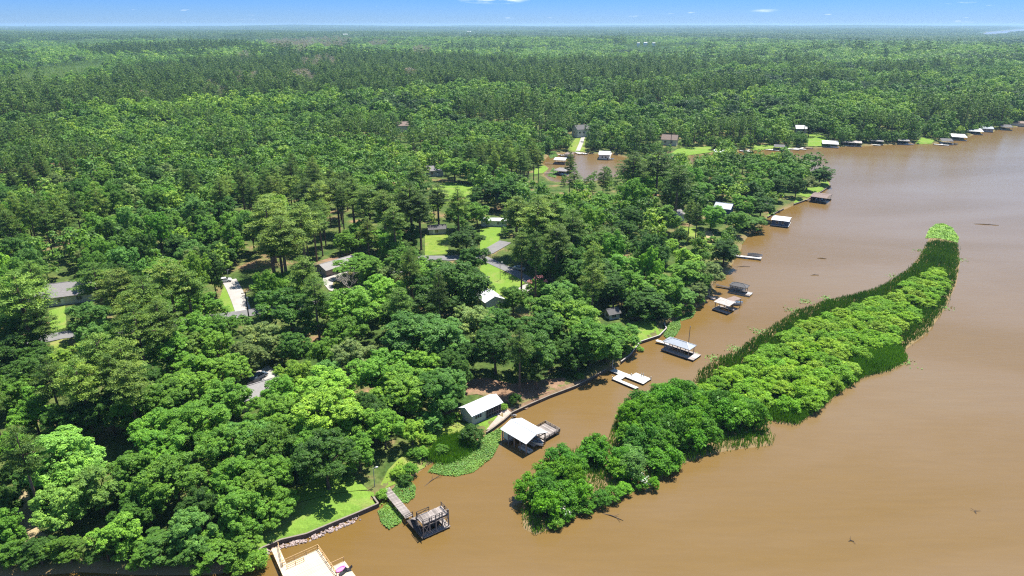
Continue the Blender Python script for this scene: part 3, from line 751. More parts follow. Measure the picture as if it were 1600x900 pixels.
for nm, pix, mt in SHEETS:
    sheet(nm, pix, M[mt], .19 if pix[0] == (440, 802) else (.12 if 'lawn' in mt else (.07 if mt in ('weeds', 'litter') else .17)), 1.2 if pix[0] == (440, 802) else 2.0)
ROADS = [('road', [(40, 532), (80, 528), (105, 523), (200, 515), (330, 498), (405, 487), (480, 478), (560, 452), (610, 428), (665, 403), (700, 404), (745, 400), (762, 394), (790, 378)], 5.5, 'asphalt'),
         ('driveway', [(754, 403), (765, 408), (782, 416), (800, 424), (822, 436), (840, 447)], 4.2, 'asphalt'),
         ('driveway', [(358, 438), (366, 452), (374, 470), (380, 486)], 4.6, 'concrete'),
         ('driveway', [(814, 456), (824, 449), (846, 442)], 4.0, 'concrete'),
         ('garden_path', [(903, 236), (908, 224), (912, 212)], 3.0, 'concrete')]
for k, (nm, pix, w, mt) in enumerate(ROADS):
    sheet(nm, None, M[mt], (.20 if mt == 'asphalt' else .22) + .004 * k, world=strip_poly(pix, w))

sheet('lawn', [(440, 801), (470, 785), (515, 773), (560, 767), (575, 766), (560, 752), (500, 748), (455, 768), (425, 800)], M['lawn'], .15, 1.2)
# ------------------------------------------------------------------ clearings that trees must not hide
KEEP = [s[1] for s in SHEETS if s[0] != 'lawn' or s[2] not in ('litter',)]
KEEP += [[(798, 646), (830, 628), (860, 614), (900, 600), (930, 586), (955, 574)]]
KEEP += [[(410, 862), (440, 850), (520, 824), (592, 793)], [(598, 765), (640, 808), (700, 800), (700, 830), (660, 845)], [(714, 638), (775, 617), (787, 630), (737, 655)],
         [(782, 671), (818, 652), (876, 672), (822, 706)], [(100, 438), (122, 434), (122, 455), (80, 470)], [(496, 412), (538, 402), (540, 425), (505, 432)],
         [(755, 338), (787, 336), (787, 352), (765, 352)], [(668, 348), (698, 348), (698, 362), (668, 366)], [(748, 455), (775, 455), (760, 490), (748, 470)],
         [(752, 400), (800, 420), (835, 445), (815, 452)], [(360, 440), (380, 485), (400, 492), (345, 492)], [(406, 487), (384, 470)],
         [(945, 482), (966, 484), (962, 492), (948, 492)], [(855, 240), (905, 236), (980, 244), (960, 268), (870, 282), (852, 262)], [(668, 258), (692, 262), (690, 278), (670, 276)],
         [(898, 198), (916, 196), (914, 212), (898, 212)], [(1036, 208), (1056, 210), (1056, 228), (1040, 228)], [(1120, 318), (1136, 320), (1136, 345), (1122, 345)],
         [(1040, 328), (1062, 328), (1062, 345), (1050, 348)], [(1190, 322), (1204, 322), (1200, 330)], [(1245, 192), (1256, 196), (1256, 205)],
         [(622, 196), (634, 196), (632, 203)], [(1110, 236), (1300, 228), (1480, 220), (1600, 192), (1600, 205), (1400, 232), (1200, 240)], [(1020, 545), (1045, 527), (1090, 540), (1070, 560)],
         [(1110, 480), (1120, 462), (1150, 465), (1150, 488)], [(1125, 448), (1145, 440), (1172, 446), (1170, 460)], [(1145, 398), (1188, 402)], [(1200, 350), (1206, 338), (1238, 340), (1236, 354)],
         [(1262, 312), (1268, 303), (1298, 302), (1296, 316)], [(700, 404), (745, 400), (770, 392)], [(665, 403), (690, 404)], [(100, 522), (86, 526)]]
KS = []
for poly in KEEP:
    a = np.array(poly, float); c = a.mean(0); KS += [a, c[None], (a + c) / 2, (a + np.roll(a, -1, 0)) / 2]
KS = np.concatenate(KS)
def hides(x, y, z, rad, H, cfrac):
    px, py, dep = proj(x, y, z + H * cfrac)
    bx, by, _ = proj(x, y, z)
    rx, ry = rad * FPX / dep * .92, max(H * (1 - cfrac), rad * .7) * FPX / dep * .95
    near = ((KS[:, 0] - px) / rx) ** 2 + ((KS[:, 1] - py) / ry) ** 2 < 1
    return bool(np.any(near & (KS[:, 1] < by + 4)))
BLOCK = []      # footprints (world polygons) nothing may grow in
for nm, pix, mt in SHEETS:
    if mt not in ('litter',): BLOCK.append([PL(*p)[:2] for p in pix])
for nm, pix, w, mt in ROADS: BLOCK.append(strip_poly(pix, w + 3))
for q in ([(700, 640), (780, 610), (800, 632), (737, 668)], [(70, 475), (100, 435), (130, 440), (125, 470)], [(490, 415), (545, 398), (560, 415), (505, 435)], [(745, 350), (755, 335), (800, 335), (800, 352)]):
    BLOCK.append([PL(*p)[:2] for p in q])
HARD = BLOCK[[i for i, s_ in enumerate([s for s in SHEETS if s[2] != 'litter']) if s_[2] in ('concrete', 'paving')][0]:]
def blocked_mask(x, y, polys=None):
    b = np.zeros(np.asarray(x).shape, bool)
    for poly in (polys or BLOCK): b |= inside(poly, x, y)
    return b

SUNNY = [[(360, 440), (368, 455), (376, 475), (380, 486)], [(350, 450), (350, 480)], [(756, 420), (770, 440), (790, 445), (810, 440), (775, 455)], [(765, 365), (770, 380)], [(1000, 515), (1015, 520), (1030, 512), (995, 530)],
         [(420, 850), (450, 838), (480, 828), (520, 815), (560, 800), (575, 785), (455, 820)], [(805, 640), (830, 628), (860, 614), (895, 600)], [(640, 715), (660, 690), (690, 670), (715, 665), (610, 760), (760, 660)], [(410, 585), (425, 590), (420, 600)],
         [(680, 370), (690, 385)], [(700, 295), (725, 298)], [(90, 495), (92, 540)], [(100, 455), (520, 412), (525, 432)], [(800, 424), (815, 430), (780, 415)]]
SW = np.array([PL(*p)[:2] for q in SUNNY for p in q])
def shades(x, y, D, H, cf):
    sx, sy = x - H * cf * SUN_DIR.x / SUN_DIR.z, y - H * cf * SUN_DIR.y / SUN_DIR.z
    return bool(np.any(np.hypot(SW[:, 0] - sx, SW[:, 1] - sy) < D * .47))
# ------------------------------------------------------------------ individual mainland trees
placed = []     # x, y, r
cnt = {'B': 0, 'P': 0}
hand_trees = []
for cx, cy, wpx, k, t in hand_pts:
    z0 = 3.0; Ht = 15
    for _ in range(5):
        cf = .62 if k == 'B' else .76
        x, y = P(cx, cy, z0 + Ht * cf); dep = proj(x, y, z0 + Ht * cf)[2]
        D = wpx * dep / FPX
        Ht = min(21, max(5, .6 * D + 4.2)) if k == 'B' else min(26, max(13, D * .9 + 11))
        z0 = max(.3, hz(x, y))
    for _ in range(16):          # keep the foot of the tree on dry ground and off lawns and roads
        sd_ = float(shore_sd(np.array([x]), np.array([y]))[0][0])
        hard = sd_ < 2.5 or blocked_mask(np.array([x]), np.array([y]), HARD)[0]; soft = blocked_mask(np.array([x]), np.array([y]))[0]
        if not hard and (not soft or Ht < .42 * D + 2.4): break
        if Ht < 4.5: break
        Ht *= .92; x, y = P(cx, cy, z0 + Ht * cf); dep = proj(x, y, z0 + Ht * cf)[2]; D = wpx * dep / FPX; z0 = max(.3, hz(x, y))
    if sd_ < 1.5:                # shore trees leafy to the ground
        for kk in range(9):
            x, y, z0 = PL(cx, cy + .35 * wpx - kk * 6); dep = proj(x, y, z0)[2]; D = wpx * dep / FPX; Ht = .78 * D; sd_ = float(shore_sd(np.array([x]), np.array([y]))[0][0])
            if sd_ > 1.2: break
        if sd_ < 1.0: continue
    for _ in range(4):
        if not shades(x, y, D, Ht, cf): break
        x += .9; y += 1.1
    z0 = max(.3, hz(x, y))
    if shore_sd(np.array([x]), np.array([y]))[0][0] < 1: continue
    placed.append((x, y, D / 2 * .8)); hand_trees.append((k, x, y, z0, D, Ht, t))
def density_noise(x, y, s, o=0.0):
    return (np.sin(x / s + 1.3 + o) * np.cos(y / (s * .83) + .7 - o) + .6 * np.sin((x + y * .7) / (s * .57) + 2.1 + o) + .5 * np.cos((x * .8 - y) / (s * .41) + o)) / 2.1
auto = []
px_, py_ = [p[0] for p in placed], [p[1] for p in placed]
cand = []
cell = 6.2
for gx in np.arange(-340, 620, cell):
    for gy in np.arange(60, 560, cell):
        cand.append((gx + rng.uniform(-.5, .5) * cell, gy + rng.uniform(-.5, .5) * cell))
cand = np.array(cand)
pj = np.array([proj(x, y, 8) for x, y in cand])
ok = (pj[:, 0] > -260) & (pj[:, 0] < 1800) & (pj[:, 1] < 960)
cand = cand[ok]; md, _ = shore_sd(cand[:, 0], cand[:, 1])
kp = (md > 3.0) & ~blocked_mask(cand[:, 0], cand[:, 1]); cand, md = cand[kp], md[kp]
so = np.argsort(np.hypot(cand[:, 0], cand[:, 1])); cand, md = cand[so], md[so]; cz_ = np.maximum(.3, height(cand[:, 0], cand[:, 1]))
PX = np.array([p[0] for p in placed]); PY = np.array([p[1] for p in placed]); PR = np.array([p[2] for p in placed])
IND_R = 450.0
for (x, y), near_shore, z in zip(cand, md, cz_):
    r = math.hypot(x, y)
    kind = 'P' if density_noise(x, y, 38) > .30 else 'B'
    if kind == 'B': D = rng.uniform(7.5, 13.5); Ht = rng.uniform(11, 19)
    else: D = rng.uniform(6, 9); Ht = rng.uniform(16, 24)
    if near_shore < 8: kind = 'B'; D = rng.uniform(5, 8.5); Ht = rng.uniform(6, 12)
    rad = D / 2 * .8
    if np.any((PX - x) ** 2 + (PY - y) ** 2 < (PR + rad) ** 2 * .88): continue
    if shades(x, y, D, Ht, .62 if kind == 'B' else .76): continue
    if hides(x, y, z, D / 2, Ht, .62 if kind == 'B' else .76):
        if kind == 'B' and near_shore > 4:          # a low tree may still fit
            D = rng.uniform(3.5, 5.5); Ht = rng.uniform(4, 6); rad = D / 2
            if hides(x, y, z, D / 2, Ht, .62): continue
        else: continue
    PX = np.append(PX, x); PY = np.append(PY, y); PR = np.append(PR, rad)
    u = rng.random(); w = density_noise(x, y, 55, 1.7)
    if kind == 'P': t = 'o' if u < .4 else ('q' if u < .65 else 'k')
    else:
        t = 'd' if u < .30 - .1 * w else ('m' if u < .62 else ('l' if u < .78 + .05 * w else ('b' if u < .88 else ('y' if u < .94 else 'g'))))
    auto.append((kind, x, y, z, D, Ht, t))
cntB = sum(1 for a in hand_trees if a[0] == 'B'); cntP = sum(1 for a in hand_trees if a[0] == 'P')
extra_pts = []     # trees past the 300: drawn with the forest
def size_on_screen(a):
    px, py, dep = proj(a[1], a[2], a[3] + a[5] * .6)
    vis = -60 < px < 1660 and -20 < py < 960
    return (a[4] / dep) * (1 if vis else .15)
auto.sort(key=size_on_screen, reverse=True)
ind = list(hand_trees)
for a in auto:
    if a[0] == 'B' and cntB < 300: cntB += 1; ind.append(a)
    elif a[0] == 'P' and cntP < 300 and math.hypot(a[1], a[2]) < 420: cntP += 1; ind.append(a)
    else: extra_pts.append(a)
for i, (k, x, y, z, D, Ht, t) in enumerate(ind):
    rot = rng.uniform(0, 6.28)
    if k == 'B':
        pr = int(rng.integers(0, 8))
        tree_obj('B', x, y, z, D / BW, Ht / BH, t, rot, 'broadleaf_tree', 'broadleaf tree', 'broadleaf trees of the lakeside wood', pr, MAINLM)
    else:
        tree_obj('P', x, y, z, D / PW, Ht / PH, t, rot, 'pine_tree', 'pine tree', 'pines of the lakeside wood', int(rng.integers(0, 6)), MAINLM)

# ------------------------------------------------------------------ the rest of the forest: one object, instanced prototypes
fc = bpy.data.collections.new('forest_prototypes')        # not linked to the scene
def proto(vqt, trunk, mats, name='forest_tree'):
    v, q, t = vqt; mi = np.zeros(len(q), int)
    if trunk is not None:
        tv, tq = trunk; q = np.concatenate([q, tq + len(v)]); v = np.concatenate([v, tv]); mi = np.concatenate([mi, np.ones(len(tq), int)]); t = np.concatenate([t, np.full(len(tq), .5)])
    o = bpy.data.objects.new(name, np_mesh(name, v, q, mats, t, mi)); fc.objects.link(o)
def trunk_np(h, r):
    a = np.arange(5) * 1.2566
    lo = np.stack([np.cos(a) * r, np.sin(a) * r, a * 0 - .3], -1); hi = np.stack([np.cos(a) * r * .4, np.sin(a) * r * .4, a * 0 + h], -1)
    k = np.arange(5); return np.concatenate([lo, hi]), np.stack([k, (k + 1) % 5, (k + 1) % 5 + 5, k + 5], -1)
FOREST_LEAF, FOREST_PINE, GREY = [M['forest_leaf'], M['bark']], [M['forest_pine'], M['pine_bark']], [M['grey_twig'], M['dead_wood']]
for i in range(5): proto(broadleaf(400 + i, 1, i % 3)[0], trunk_np(8, .3), FOREST_LEAF)                 # 0-4
for i in range(3): proto(pine(410 + i, 1)[0], trunk_np(20, .28), FOREST_PINE)                            # 5-7
for i in range(3): proto(broadleaf(420 + i, 2, i % 3)[0], None, FOREST_LEAF[:1])                         # 8-10
for i in range(2): proto(pine(430 + i, 2)[0], None, FOREST_PINE[:1])                                     # 11-12
proto(pine(440, 2, .62)[0], None, FOREST_PINE[:1])                                                       # 13 plantation pine
proto(pine(441, 2, .62)[0], None, [M['young_pine']])                                                     # 14 young plantation
proto(leaves([(0, 0, 10), (2, 1, 12), (-2, 0, 11), (0, -2, 12)], [2.6] * 4, 18, .9, .9, .2, .9, .25, zmin=-1), trunk_np(9, .3), GREY)   # 15 bare grey tree
rg = np.random.default_rng(77)
def patch(seed, mats, hgt, size, n, k, r):                                                               # canopy patch, 120 m square
    rg = np.random.default_rng(seed)
    c = np.stack([rg.uniform(-60, 60, n), rg.uniform(-60, 60, n), rg.normal(hgt, 1.8, n)], -1)
    proto(leaves(c, rg.uniform(r * .8, r * 1.25, n), k, size, .8, .8, .3, .8, rg=rg), None, mats)
for i in range(3): patch(500 + i, [M['far_canopy']], 11, 2.3, 130, 9, 5.0)                               # 16-18
patch(510, [M['forest_pine']], 13, 1.7, 190, 7, 3.6)                                                     # 19
patch(511, [M['young_pine']], 5, 1.5, 200, 7, 3.0)                                                       # 20

for i in range(3): proto(broadleaf(450 + i, 1, i % 3)[0], trunk_np(8, .3), [M['forest_dark'], M['bark']])      # 21-23
for i in range(3): proto(broadleaf(460 + i, 1, i % 3)[0], trunk_np(8, .3), [M['forest_bright'], M['bark']])    # 24-26
proto(broadleaf(470, 2, 0)[0], None, [M['forest_dark']])                                                       # 27
proto(broadleaf(471, 2, 1)[0], None, [M['forest_bright']])                                                     # 28
pts, idx, scl, rot, = [], [], [], []
PINEZ = [[P(*p, 8) for p in q] for q in ([(20, 172), (120, 150), (300, 108), (520, 92), (720, 98), (800, 108), (770, 138), (620, 152), (480, 160), (330, 168), (150, 185), (40, 190)],
         [(780, 128), (830, 108), (980, 106), (1120, 118), (1060, 138), (900, 142)], [(120, 84), (340, 76), (420, 84), (300, 92), (150, 96)], [(430, 118), (560, 108), (600, 114), (480, 126)])]
YOUNG = [[P(*p, 4) for p in q] for q in ([(-60, 150), (40, 118), (130, 104), (190, 100), (160, 122), (110, 140), (50, 158), (-60, 172)], [(960, 80), (1010, 73), (1090, 75), (1110, 83), (1000, 89)], [(40, 72), (170, 68), (230, 72), (120, 77)], [(-40, 82), (60, 78), (110, 82), (-20, 90)])]
GREYP = [(385, 128, 18), (480, 124, 20), (340, 146, 22), (225, 153, 10), (190, 146, 12), (660, 82, 16), (590, 70, 14), (455, 66, 40), (520, 66, 30), (385, 95, 12), (470, 82, 10), (500, 102, 25), (330, 135, 8), (430, 132, 10), (640, 120, 10)]
GREYW = [(P(a, b, 10), c) for a, b, c in GREYP]
def add_ring(r0, r1, area, jitter_keep, mode):
    n = int(.5 * 1.66 * (r1 * r1 - r0 * r0) / area)
    u = rg.random(n); r = np.sqrt(r0 * r0 + u * (r1 * r1 - r0 * r0)); a = rg.uniform(-.83, .83, n)
    x, y = r * np.sin(a), r * np.cos(a)
    m, _ = shore_sd(x, y); k = m > (4 if mode != 'patch' else 40)
    x, y, r = x[k], y[k], r[k]
    return x, y, r
def thin(x, y, md):
    """drop points closer than md to an earlier one (hash grid)"""
    key = {}; keep = np.zeros(len(x), bool)
    cx, cy = np.floor(x / md).astype(int), np.floor(y / md).astype(int)
    for i in range(len(x)):
        k = (cx[i], cy[i])
        if k in key: continue
        key[k] = 1; keep[i] = True
    return keep
for k, x, y, z, D, Ht, t in extra_pts:
    pts.append((x, y, z)); idx.append(int(rg.integers(0, 5)) if k == 'B' else int(rg.integers(5, 8)))
    s = (D / BW + Ht / BH) / 2 if k == 'B' else (D / PW + Ht / PH) / 2
    scl.append(s); rot.append(rg.uniform(0, 6.28))
SKIP_R = 560.0
for r0, r1, area, md, mode in ((430, 1500, 48, 5.2, 'mid'), (1500, 3600, 85, 6.5, 'far')):
    x, y, r = add_ring(r0, r1, area, md, mode)
    kp = thin(x, y, md); x, y, r = x[kp], y[kp], r[kp]
    if mode == 'mid':
        # the square already filled tree by tree
        kp = ~((x > -340) & (x < 620) & (y > 60) & (y < 560)); x, y, r = x[kp], y[kp], r[kp]
    z = np.maximum(height(x, y), .3)
    pz = np.zeros(len(x), bool); yz = np.zeros(len(x), bool); gz = np.zeros(len(x), bool)
    for q in PINEZ: pz |= inside(q, x, y)
    for q in YOUNG: yz |= inside(q, x, y)
    px, py, dep = proj(x, y, z + 10)
    for (a, b, w) in GREYP: gz |= (np.hypot((px - a) / w, (py - b) / (w * .33)) < 1)
    pn = density_noise(x, y, 60) + .5 * density_noise(x, y, 210, .6)
    vn = density_noise(x, y, 95, 2.9) + .5 * density_noise(x, y, 31, .9); u = rg.random(len(x)); u2 = rg.random(len(x)); blk = blocked_mask(x, y)
    for i in range(len(x)):
        small = False
        if r[i] < 900:
            if blk[i]: continue
            if hides(x[i], y[i], z[i], 5, 14, .62):
                if hides(x[i], y[i], z[i], 2.2, 4.6, .6): continue
                small = True
        pine_ = pz[i] and u[i] < .93 or (not pz[i] and pn[i] > (.32 if mode == 'mid' else .6))
        s = float(np.clip(rg.lognormal(-.08, .24), .5, 1.5))
        if gz[i] and u[i] < .5: k = 15; s *= 1.15
        elif yz[i]: k = 14; s = rg.uniform(.30, .42)
        elif mode == 'mid': k = int(rg.integers(5, 8)) if pine_ else (int(rg.integers(0, 5)) if abs(vn[i]) < .22 + .3 * u2[i] else (int(rg.integers(21, 24)) if vn[i] < 0 else int(rg.integers(24, 27)))); s *= .85 if pz[i] else 1
        elif pz[i] and u[i] < .93: k = 13; s *= .8
        elif pine_: k = int(rg.integers(11, 13))
        else: k = int(rg.integers(8, 11)) if abs(vn[i]) < .22 + .3 * u2[i] else (27 if vn[i] < 0 else 28)
        if mode == 'far' and k != 14: s *= 1.12
        if small: k = int(rg.integers(0, 5)); s = rg.uniform(.28, .42)
        pts.append((x[i], y[i], z[i])); idx.append(k); scl.append(s); rot.append(u[i] * 6.28)
        if yz[i] or pz[i]:         # plantations stand closer
            for _ in range(1):
                pts.append((x[i] + rg.uniform(-4, 4), y[i] + rg.uniform(-4, 4), z[i])); idx.append(k); scl.append(s * rg.uniform(.85, 1.1)); rot.append(rg.uniform(0, 6))
print('trees in forest', len(pts), 'individuals', len(ind), cntB, cntP)
# low growth closing the wood's edge along the far shores
x, y, r = add_ring(380, 1100, 14, 3, 'mid'); m_, _ = shore_sd(x, y); k_ = (m_ < 30) & ((r > 450) | (y > 500)); x, y = x[k_], y[k_]; kp = thin(x, y, 3.4); x, y = x[kp], y[kp]
z = np.maximum(height(x, y), .3); blk = blocked_mask(x, y)
for i in range(len(x)):
    s = rng.uniform(.26, .5)
    if blk[i] or hides(x[i], y[i], z[i], 6 * s, 14 * s, .6): continue
    pts.append((x[i], y[i], z[i])); idx.append(int(rng.integers(0, 5))); scl.append(s); rot.append(rng.uniform(0, 6))
# beyond: canopy patches
g = np.arange(-20000, 20000, 104.0)
x, y = [c.ravel() for c in np.meshgrid(g, np.arange(1500, 20000, 104.0))]
r = np.hypot(x, y); kp = (r > 3560) & (r < 19000) & (np.abs(np.arctan2(x, y)) < .83); x, y, r = x[kp], y[kp], r[kp]
m, _ = shore_sd(x, y); kp = m > 70; x, y, r = x[kp] + rg.uniform(-25, 25, kp.sum()), y[kp] + rg.uniform(-25, 25, kp.sum()), r[kp]
z = height(x, y)
pn = density_noise(x, y, 420) + .4 * density_noise(x, y, 1500, .4); yn = density_noise(x, y, 800, 2.2); u = rg.random(len(x))
yz = np.zeros(len(x), bool)
for q in YOUNG: yz |= inside(q, x, y)
for i in range(len(x)):
    k = 20 if (yz[i] or yn[i] > .86) else (19 if pn[i] > .62 else int(rg.integers(16, 19)))
    pts.append((x[i], y[i], z[i])); idx.append(k); scl.append(rg.uniform(.95, 1.12)); rot.append(u[i] * 6.28)
fme = bpy.data.meshes.new('forest'); fme.vertices.add(len(pts)); fme.vertices.foreach_set('co', np.array(pts, np.float32).ravel())
for nm, ty, arr in (('idx', 'INT', np.array(idx, np.int32)), ('scl', 'FLOAT', np.array(scl, np.float32)), ('rot', 'FLOAT', np.array(rot, np.float32))):
    fme.attributes.new(nm, ty, 'POINT').data.foreach_set('value', arr)
forest = mesh_obj('forest', fme); tag(forest, kind='stuff')
def instancer(obj, coll):
    ng = bpy.data.node_groups.new('scatter', 'GeometryNodeTree')
    ng.interface.new_socket('Geometry', in_out='INPUT', socket_type='NodeSocketGeometry'); ng.interface.new_socket('Geometry', in_out='OUTPUT', socket_type='NodeSocketGeometry')
    n, l = ng.nodes, ng.links
    gi_, go = n.new('NodeGroupInput'), n.new('NodeGroupOutput')
    ip = n.new('GeometryNodeInstanceOnPoints'); ip.inputs['Pick Instance'].default_value = True
    ci = n.new('GeometryNodeCollectionInfo'); ci.inputs['Collection'].default_value = coll; ci.inputs['Separate Children'].default_value = True; ci.inputs['Reset Children'].default_value = True
    def attr(nm, ty):
        a = n.new('GeometryNodeInputNamedAttribute'); a.data_type = ty; a.inputs['Name'].default_value = nm; return a.outputs['Attribute']
    cx = n.new('ShaderNodeCombineXYZ'); l.new(attr('rot', 'FLOAT'), cx.inputs['Z'])
    er = n.new('FunctionNodeEulerToRotation'); l.new(cx.outputs[0], er.inputs[0])
    l.new(gi_.outputs[0], ip.inputs['Points']); l.new(ci.outputs[0], ip.inputs['Instance']); l.new(attr('idx', 'INT'), ip.inputs['Instance Index'])
    l.new(er.outputs[0], ip.inputs['Rotation']); l.new(attr('scl', 'FLOAT'), ip.inputs['Scale']); l.new(ip.outputs[0], go.inputs[0])
    md_ = obj.modifiers.new('scatter', 'NODES'); md_.node_group = ng
instancer(forest, fc)

# ------------------------------------------------------------------ islands: willow shrubs one by one, reeds and pads as stuff
ISL = []
def fill_poly(pix, step, dmin, drange, hr, tints, excl=None):
    poly = [P(*p) for p in pix]; xs, ys = zip(*poly); out = []
    for gx in np.arange(min(xs), max(xs), step):
        for gy in np.arange(min(ys), max(ys), step):
            x, y = gx + rng.uniform(-.35, .35) * step, gy + rng.uniform(-.35, .35) * step
            if not inside(poly, [x], [y])[0]: continue
            d = float(dist(poly, np.array([x]), np.array([y]))[0])
            if d < dmin: continue
            out.append((x, y, d))
    for x, y, d in out:
        D = rng.uniform(*drange); H = rng.uniform(*hr) * (.72 + .28 * min(1, d / 5)); z = max(.05, hz(x, y))
        tree_obj('S', x, y, z, D / 5, H / 5, tints[int(rng.integers(0, len(tints)))], rng.uniform(0, 6.28), 'willow_shrub', 'shrub', 'willow shrubs of the lake islands', int(rng.integers(0, 6)), ISLELM)
TINT['w'] = (.09, .26, .010); TINT['v'] = (.125, .31, .012); TINT['u'] = (.062, .19, .012)
TINT['s'] = (.19, .37, .010); TINT['t'] = (.15, .33, .010); TINT['r'] = (.235, .39, .02)
TWORD.update({'w': 'bright green', 'v': 'light green', 'u': 'deep green', 's': 'yellow-green', 't': 'grass-green', 'r': 'pale yellow-green'})
fill_poly([(824, 822), (828, 780), (850, 735), (880, 722), (905, 735), (925, 770), (955, 780), (915, 795), (885, 805), (850, 828)], 3.5, .3, (5.0, 7.0), (5.0, 7.5), ['w', 'w', 'v', 'u'])
fill_poly([(900, 715), (925, 702), (960, 705), (1000, 735), (1012, 752), (985, 764), (950, 760), (920, 740)], 3.8, .3, (5.5, 7.5), (5.0, 6.5), ['w', 'v', 'b'])
fill_poly([(958, 690), (965, 665), (990, 645), (1030, 628), (1090, 628), (1140, 645), (1175, 655), (1202, 682), (1198, 692), (1148, 696), (1100, 708), (1062, 720), (1025, 745), (990, 720)], 4.1, .3, (5.8, 8.2), (5.8, 8.6), ['w', 'w', 'v', 'u'])
fill_poly([(a + 2, b + 8) for a, b in [(1095, 612), (1105, 595), (1150, 575), (1200, 545), (1250, 512), (1300, 488), (1350, 475), (1395, 460), (1430, 435), (1452, 418), (1478, 420), (1470, 455), (1440, 475), (1420, 505), (1395, 530), (1370, 545), (1340, 560), (1316, 594), (1288, 620), (1258, 642), (1225, 648), (1190, 638), (1140, 622)]], 4.5, .1, (5.6, 7.2), (3.7, 4.6), ['s', 's', 't', 'r'])
for px, py, D, H, t in ((1021, 764, 2.6, 2.6, 'v'), (938, 786, 4.2, 2.6, 'u'), (958, 778, 4.0, 2.4, 'w'), (975, 770, 3.6, 2.0, 'v'), (915, 797, 4.0, 2.2, 'w'), (1178, 654, 3.6, 2.0, 'u'), (1050, 728, 3.6, 2.2, 'w'), (1035, 742, 3.2, 2.0, 'v'), (868, 822, 3.4, 2.0, 'v'), (736, 691, 5.6, 4.4, 'd'), (641, 741, 3.4, 2.6, 'm'), (633, 756, 3.0, 2.2, 'd'), (600, 778, 3.2, 1.8, 'l'), (690, 708, 3.0, 2.0, 'm'), (660, 712, 3.0, 1.9, 'l'), (622, 742, 3.0, 1.8, 'y'),
                        (786, 640, 2.2, 1.6, 'l'), (805, 632, 3.2, 3.0, 'd'), (1128, 384, 5, 3.2, 'd'), (1112, 378, 4, 2.6, 'm'), (1095, 372, 4, 3, 'd'), (1145, 392, 4, 2.6, 'm'), (1138, 405, 4, 2.8, 'y'), (1080, 380, 4.5, 3, 'g'),
                        (1078, 486, 3.2, 2.2, 'm'), (1056, 497, 3.6, 2.6, 'y'), (1094, 474, 3.2, 2.2, 'l'), (945, 562, 3.2, 2.4, 'm'), (905, 592, 2.6, 1.7, 'm'), (975, 553, 3.2, 2.0, 'm'), (398, 888, 5, 3.6, 'l'), (375, 892, 4.5, 3.2, 'l'),
                        (1000, 548, 2.2, 1.2, 'l'), (700, 660, 3.2, 1.8, 'l'), (712, 655, 3.2, 1.6, 'y'), (668, 690, 3.6, 2.2, 'y'), (650, 715, 3.4, 2.2, 'm')):
    x, y, z = PL(px, py)
    lm = ISLELM if t in 'uvw' else MAINLM
    tree_obj('S', x, y, max(z, .02), D / 5, H / 5, t, rng.uniform(0, 6), 'bush', 'bush', 'bushes along the lake shore', int(rng.integers(0, 6)), lm)

def scatter_in(polyw, n, rg, dmin=0.0):
    xs, ys = zip(*polyw); X = rg.uniform(min(xs), max(xs), n * 4); Y = rg.uniform(min(ys), max(ys), n * 4)
    k = inside(polyw, X, Y); X, Y = X[k][:n], Y[k][:n]
    if dmin: kk = dist(polyw, X, Y) > dmin; X, Y = X[kk], Y[kk]
    return X, Y
M['reed'] = leaf_mat('reed', 'fixed', col=(.062, .155, .016))
M['reed_light'] = leaf_mat('reed_light', 'fixed', col=(.105, .255, .02))
M['pad'] = leaf_mat('pad', 'fixed', col=(.125, .25, .04), transl=.1)
M['pad_light'] = leaf_mat('pad_light', 'fixed', col=(.20, .37, .045), transl=.1)
M['weed_leaf'] = leaf_mat('weed_leaf', 'fixed', col=(.15, .25, .028))
M['blossom'] = leaf_mat('blossom', 'fixed', col=(.62, .62, .48), transl=.1)
M['pink_blossom'] = leaf_mat('pink_blossom', 'fixed', col=(.62, .24, .24), transl=.1)
def blades(X, Y, h0, h1, w, name, mat, tuft=3, lean=.28):
    """upright reed blades in small tufts"""
    rg = np.random.default_rng(len(X)); n = len(X)
    z0 = np.maximum(height(X, Y), -.1)
    V, T = [], []
    edge = .42 + .58 * np.clip((dist(ISL2W, X, Y)) / 3.5, 0, 1) if h1 > 2 else 1.0
    clump = .5 + .32 * density_noise(X, Y, 7.0, .5)
    for k in range(tuft):
        a = rg.uniform(0, 6.283, n); h = rg.uniform(h0, h1, n) * np.clip(.85 + .3 * density_noise(X, Y, 5.0, 1.1), .5, 1.3) * edge; ln = rg.uniform(0, lean, n) * h; la = rg.uniform(0, 6.283, n)
        bx, by = X + rg.normal(0, .3, n), Y + rg.normal(0, .3, n)
        dx, dy = np.cos(a) * w * .5, np.sin(a) * w * .5; tx, ty = bx + np.cos(la) * ln, by + np.sin(la) * ln
        mx, my = (bx + tx) / 2 - np.cos(la) * ln * .15, (by + ty) / 2 - np.sin(la) * ln * .15
        v = np.stack([np.stack([bx - dx, by - dy, z0], -1), np.stack([bx + dx, by + dy, z0], -1), np.stack([tx + dx * .35, ty + dy * .35, z0 + h], -1), np.stack([tx - dx * .35, ty - dy * .35, z0 + h], -1)], 1)
        V.append(v); T.append(np.clip(clump + rg.normal(0, .15, n), 0, 1))
    V = np.concatenate(V).reshape(-1, 3); q = np.arange(len(V)).reshape(-1, 4)
    o = mesh_obj(name, np_mesh(name, V, q, [mat], np.concatenate(T))); tag(o, kind='stuff'); return o
